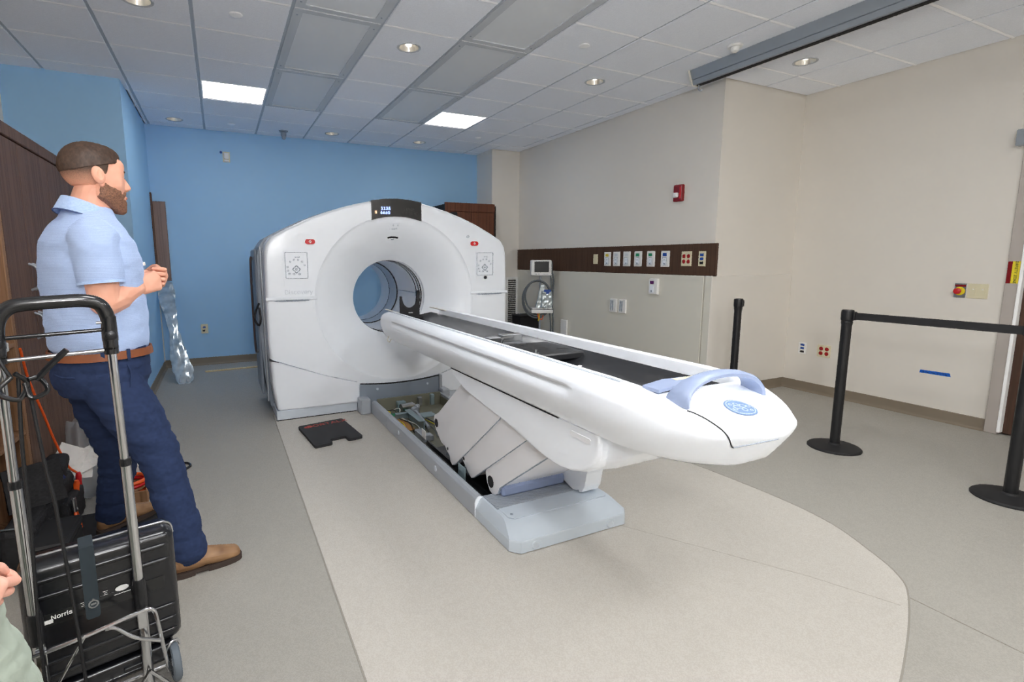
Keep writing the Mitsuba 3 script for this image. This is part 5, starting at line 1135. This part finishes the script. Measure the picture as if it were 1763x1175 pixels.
# --- the bearded man
f = np.array([.866, .5, 0]); r = np.array([.5, -.866, 0])
C0 = (-1.650, -1.08)
shirt_l = [(C0[0], C0[1], 1.015, .182, .168), (-1.648, C0[1], 1.05, .190, .178), (-1.650, C0[1], 1.16, .198, .178), (-1.655, C0[1], 1.28, .214, .176), (-1.657, C0[1], 1.40, .232, .172), (-1.660, C0[1], 1.48, .232, .156), (-1.658, C0[1], 1.545, .190, .122), (-1.650, -1.09, 1.592, .125, .092), (-1.645, -1.095, 1.63, .080, .078)]
pants_l = [(-1.655, C0[1], .83, .165, .150), (-1.655, C0[1], .90, .190, .174), (-1.652, C0[1], .97, .188, .176), (-1.650, C0[1], 1.035, .180, .170)]
legs_ = [([(-1.612, -1.165, .88), (-1.53, -1.20, .72), (-1.452, -1.225, .55), (-1.412, -1.255, .35), (-1.362, -1.295, .10)], [.118, .108, .086, .080, .072]),
         ([(-1.705, -.985, .86), (-1.685, -.93, .68), (-1.660, -.87, .48), (-1.70, -.79, .30), (-1.745, -.705, .10)], [.116, .106, .086, .080, .074])]
shR, elR, wrR = np.array((-1.605, -1.262, 1.490)), np.array((-1.585, -1.275, 1.235)), np.array((-1.487, -1.150, 1.285))
shL, elL, wrL = np.array((-1.700, -.915, 1.500)), np.array((-1.575, -.90, 1.25)), np.array((-1.478, -.985, 1.325))
sleeves_ = [([shR, shR*.55+elR*.45, shR*.30+elR*.70+np.array((0, 0, .0))], [.088, .082, .080]), ([shL, shL*.55+elL*.45, shL*.30+elL*.70], [.088, .082, .080])]
arms_ = [([shR, shR*.5+elR*.5, elR, elR*.65+wrR*.35, wrR], [.066, .062, .056, .058, .034]), ([shL, shL*.5+elL*.5, elL, elL*.65+wrL*.35, wrL], [.066, .060, .052, .054, .033])]
def hand_frame(x, y):
    x = np.asarray(x, float)/np.linalg.norm(x); y = np.asarray(y, float); y = y-x*(x@y); y /= np.linalg.norm(y); return x, y, np.cross(x, y)
xr, yr, zr = hand_frame((.72, .52, .30), (.05, .15, 1.0)); zr = -zr if zr[1] > 0 else zr
hR, tpR = hand_parts(wrR+xr*.012, xr, yr, zr, [(58, 78, 40), (60, 80, 42), (62, 80, 42), (64, 80, 42)], [(.022, .030, -.010), (.052, .046, -.028), (.078, .044, -.044), (.096, .034, -.052)], 1.0)
xl, yl, zl = hand_frame((.80, -.42, .0), (-.05, .2, 1.0)); zl = -zl if zl[1] < 0 else zl
hL, tpL = hand_parts(wrL+xl*.012, xl, yl, zl, [(50, 70, 35), (55, 72, 38), (58, 74, 40), (60, 76, 40)], [(.022, .030, -.010), (.052, .046, -.026), (.076, .046, -.040), (.092, .038, -.048)], 1.0)
HC = (-1.603, -1.105, 1.742)
t, f, r, mtx, W, E = person('person', 'man in a light blue polo shirt and navy trousers watching the scanner', f, None, shirt_l, pants_l, legs_, sleeves_, arms_, [hR, hL], (HC, math.radians(27), 1.06, 0.0),
    ([(-1.650, -1.095, 1.56), (-1.630, -1.10, 1.64), (-1.612, -1.105, 1.70)], [.088, .074, .068]), {'skin': 'm_skin', 'shirt': 'm_shirt', 'pants': 'm_navy'}, True, [((-1.345, -1.302, 0), (.977, .21)), ((-1.73, -.70, 0.008), (.8, .6))])
def onhead(m): m.apply_transform(mtx); return m
sk_ = E((-.014, 0, .046), (.1075, .0845, .096))
top = sk_.trim_by_plane((-.28, 0, 1), .046)-E((.10, 0, -.02), (.06, .09, .078))
hair = union([top, E((-.002, 0, .090), (.090, .066, .050)).trim_by_plane((0, 0, 1), .07)])
obj('hair', wrinkle(onhead(skin(hair, .005, 6)), .0022, (110, 110, 60), 7), 'm_hair', t, smooth=True, label='short brown hair')
fade = E((-.014, 0, .040), (.1035, .0812, .093)).trim_by_plane((-1.0, 0, .25), -.012).trim_by_plane((0, 0, 1), -.030)
obj('hair_fade', onhead(skin(fade, .006, 3)), 'm_fade', t, smooth=True, label='shaved fade at the sides and back of the hair')
H_ = lambda *bs: M3.batch_hull(list(bs)); B_ = lambda p, q: ball(p, q, 18)
bd = union([H_(B_((.050, .040, -.050), .0225), B_((.050, -.040, -.050), .0225), B_((.072, .012, -.112), .0200), B_((.072, -.012, -.112), .0200), B_((.0, .054, -.066), .0190), B_((.0, -.054, -.066), .0190), B_((.004, .058, -.026), .0185), B_((.004, -.058, -.026), .0185)),
            H_(B_((.072, .020, -.086), .0225), B_((.072, -.020, -.086), .0225), B_((.078, 0, -.112), .0215)), H_(B_((.088, .020, -.050), .0085), B_((.088, -.020, -.050), .0085), B_((.070, .034, -.06), .014), B_((.070, -.034, -.06), .014))])
bd = bd-H_(B_((.105, .014, -.066), .0085), B_((.105, -.014, -.066), .0085))
obj('beard', wrinkle(onhead(skin(bd, .005, 4)), .0025, (90, 90, 60), 6), 'm_beard', t, smooth=True, label='trimmed brown beard')
obj('lips', onhead(skin(H_(B_((.097, .011, -.066), .0052), B_((.097, -.011, -.066), .0052)), .003, 2)), 'm_lip', t, smooth=True)
for sg in (1, -1): obj('eyebrow', onhead(skin(H_(B_((.0925, sg*.016, .034), .0048), B_((.0855, sg*.046, .035), .0042)), .003, 2)), 'm_hair', t, smooth=True)
# collar: stand and fold, open in front, with a dark woven edge
cr = []
for th in np.linspace(math.radians(18), math.radians(342), 40):
    c_, s_ = math.cos(th), math.sin(th); d = f*c_+(-r)*s_
    b = (1-c_)/2     # 0 front, 1 back
    top_ = np.array([-1.640, -1.098, 0])+d*.080+np.array([0, 0, 1.585+.080*b]); mid = top_+d*.010+np.array([0, 0, .004]); low = np.array([-1.645, -1.095, 0])+d*(.116+.008*(1-b))+np.array([0, 0, 1.530+.085*b-.018*(1-b)**2])
    cr.append([top_, mid, low, low-d*.006+np.array([0, 0, -.004]), top_-d*.004+np.array([0, 0, -.02])])
K = obj('collar', loft(cr, caps=True), 'm_collar', t, smooth=40)
obj('collar_edge', tube([c[2]+np.array([0, 0, -.001]) for c in cr], .0028, 6), 'm_collartrim', K)
bl_ = rings([(-1.651, C0[1], .993, .197, .184), (-1.651, C0[1], .993, .201, .188), (-1.651, C0[1], 1.026, .197, .184), (-1.651, C0[1], 1.026, .190, .178)], f, r)
obj('belt', loft(bl_, caps=False), 'm_belt', t, smooth=40, label='brown leather belt')
for a in (-.35, .15, .62): 
    d = r*math.cos(a)*1.0+f*math.sin(a); p = np.array([-1.651, C0[1], 0])+r*math.cos(a)*.2+f*math.sin(a)*.187
    obj('belt_loop', box(-.007, .007, -.003, .003, .985, 1.034, .001).apply_transform(frame((p[0], p[1], 0), np.cross((0, 0, 1), d), d, (0, 0, 1))), 'm_navy', t)
obj('sleeve_cuff', [tube([p[-1]+b_*.0, p[-1]-(p[-1]-p[-2])*.18], [.0825, .0825], 32, caps=False) for p, q in sleeves_ for b_ in (np.zeros(3),)], 'm_collar', t, smooth=40)
hip = np.array([-1.72, -1.243, 0])
obj('back_pocket', tube(smooth_path([(-1.80, -1.185, .938), (-1.765, -1.232, .932), (-1.715, -1.262, .930)], 5), .004, 8), 'm_navy', t)
obj('front_pocket', tube(smooth_path([(-1.545, -1.225, .985), (-1.525, -1.243, .93), (-1.53, -1.262, .87)], 5), .0035, 8), 'm_navy', t)
tt = thing('clear_bottle', 'small clear bottle with a blue label held in the hands of the bearded man', 'bottle')
bc = np.array((-1.452, -1.07, 1.285)); ba = np.array([-.15, -.1, 1.0]); ba /= np.linalg.norm(ba)
obj('body', lathe([(0, 0), (.020, 0), (.022, .006), (.022, .07), (.016, .084), (.011, .09), (.011, .10), (0, .10)], 24).apply_transform(frame(bc, *basis(ba))), 'm_clear', tt)
obj('label_band', lathe([(.0224, .045), (.0228, .045), (.0228, .066), (.0224, .066)], 24).apply_transform(frame(bc, *basis(ba))), 'm_medblue', tt)
obj('cap', lathe([(0, .098), (.013, .098), (.013, .112), (0, .113)], 20).apply_transform(frame(bc, *basis(ba))), 'm_platewhite', tt)
# --- the second person, cut by the left edge: hand and trouser leg in view
f2 = np.array([.75, .66, 0]); f2 /= np.linalg.norm(f2); r2 = np.array([f2[1], -f2[0], 0])
q0 = (-1.765, -2.47)
sh2 = [(q0[0], q0[1], .98, .165, .120), (q0[0], q0[1], 1.10, .168, .120), (q0[0], q0[1], 1.25, .190, .122), (q0[0], q0[1], 1.36, .205, .118), (q0[0], q0[1], 1.43, .190, .10), (q0[0], q0[1], 1.48, .12, .08), (q0[0], q0[1], 1.51, .075, .07)]
pa2 = [(q0[0], q0[1], .80, .160, .120), (q0[0], q0[1], .88, .170, .126), (q0[0], q0[1], 1.00, .160, .116)]
hipR2 = np.array([q0[0], q0[1], .86])+r2*.085; hipL2 = np.array([q0[0], q0[1], .86])-r2*.085
legs2 = [([hipR2, (-1.69, -2.53, .66), (-1.645, -2.505, .48), (-1.62, -2.49, .28), (-1.60, -2.475, .10)], [.100, .098, .086, .084, .082]),
         ([hipL2, hipL2+np.array((.0, .02, -.2)), hipL2+np.array((.01, .03, -.38)), hipL2+np.array((0, .02, -.58)), hipL2+np.array((.0, .0, -.76))], [.100, .095, .084, .080, .078])]
s2R = np.array([q0[0], q0[1], 1.40])+r2*.19; s2L = np.array([q0[0], q0[1], 1.40])-r2*.19
e2R = np.array((-1.755, -2.68, 1.08)); w2R = np.array((-1.668, -2.60, .815))
e2L = s2L+np.array((-.02, .02, -.28)); w2L = e2L+np.array((.05, .03, -.25))
x2, y2, z2 = hand_frame((.62, .28, -.55), (.35, .1, .9)); z2 = -z2 if z2[1] > 0 else z2
h2, _ = hand_parts(w2R+x2*.012, x2, y2, z2, [(40, 62, 35), (44, 66, 36), (48, 68, 38), (52, 70, 40)], [(.022, .030, -.010), (.052, .046, -.026), (.076, .046, -.040), (.092, .038, -.048)], 1.0)
xL2, yL2, zL2 = hand_frame((.1, .1, -1), (.8, .6, 0))
h2L, _ = hand_parts(w2L+xL2*.012, xL2, yL2, zL2, [(20, 30, 20)]*4, [(.022, .030, -.010), (.052, .046, -.02), (.076, .05, -.03), (.092, .048, -.036)], 1.0)
t2, *_rest = person('person', 'person at the left edge, only a hand and grey-green trouser leg showing', f2, None, sh2, pa2, legs2,
    [([s2R, s2R*.5+e2R*.5, e2R, e2R*.4+w2R*.6], [.070, .062, .056, .050]), ([s2L, s2L*.5+e2L*.5, e2L, e2L*.4+w2L*.6], [.070, .062, .056, .050])],
    [([s2R, e2R, w2R], [.05, .042, .028]), ([s2L, e2L, w2L], [.05, .042, .028])], [h2, h2L], ((q0[0]+.02*f2[0], q0[1]+.02*f2[1], 1.66), math.atan2(f2[1], f2[0]), 1.0, 0.0),
    ([(q0[0], q0[1], 1.46), (q0[0]+.01, q0[1]+.01, 1.60)], [.065, .056]), {'skin': 'm_skinpink', 'shirt': 'm_darkshirt', 'pants': 'm_khaki'}, False, [((-1.595, -2.475, 0), f2[:2]), (hipL2*np.array((1, 1, 0)), f2[:2])])
hr2 = _rest[4]((-.014, 0, .046), (.106, .083, .095)).trim_by_plane((-.30, 0, 1), .045)
hm2 = skin(hr2, .008, 4); hm2.apply_transform(_rest[2])
obj('hair', hm2, 'm_hair', t2, smooth=True)
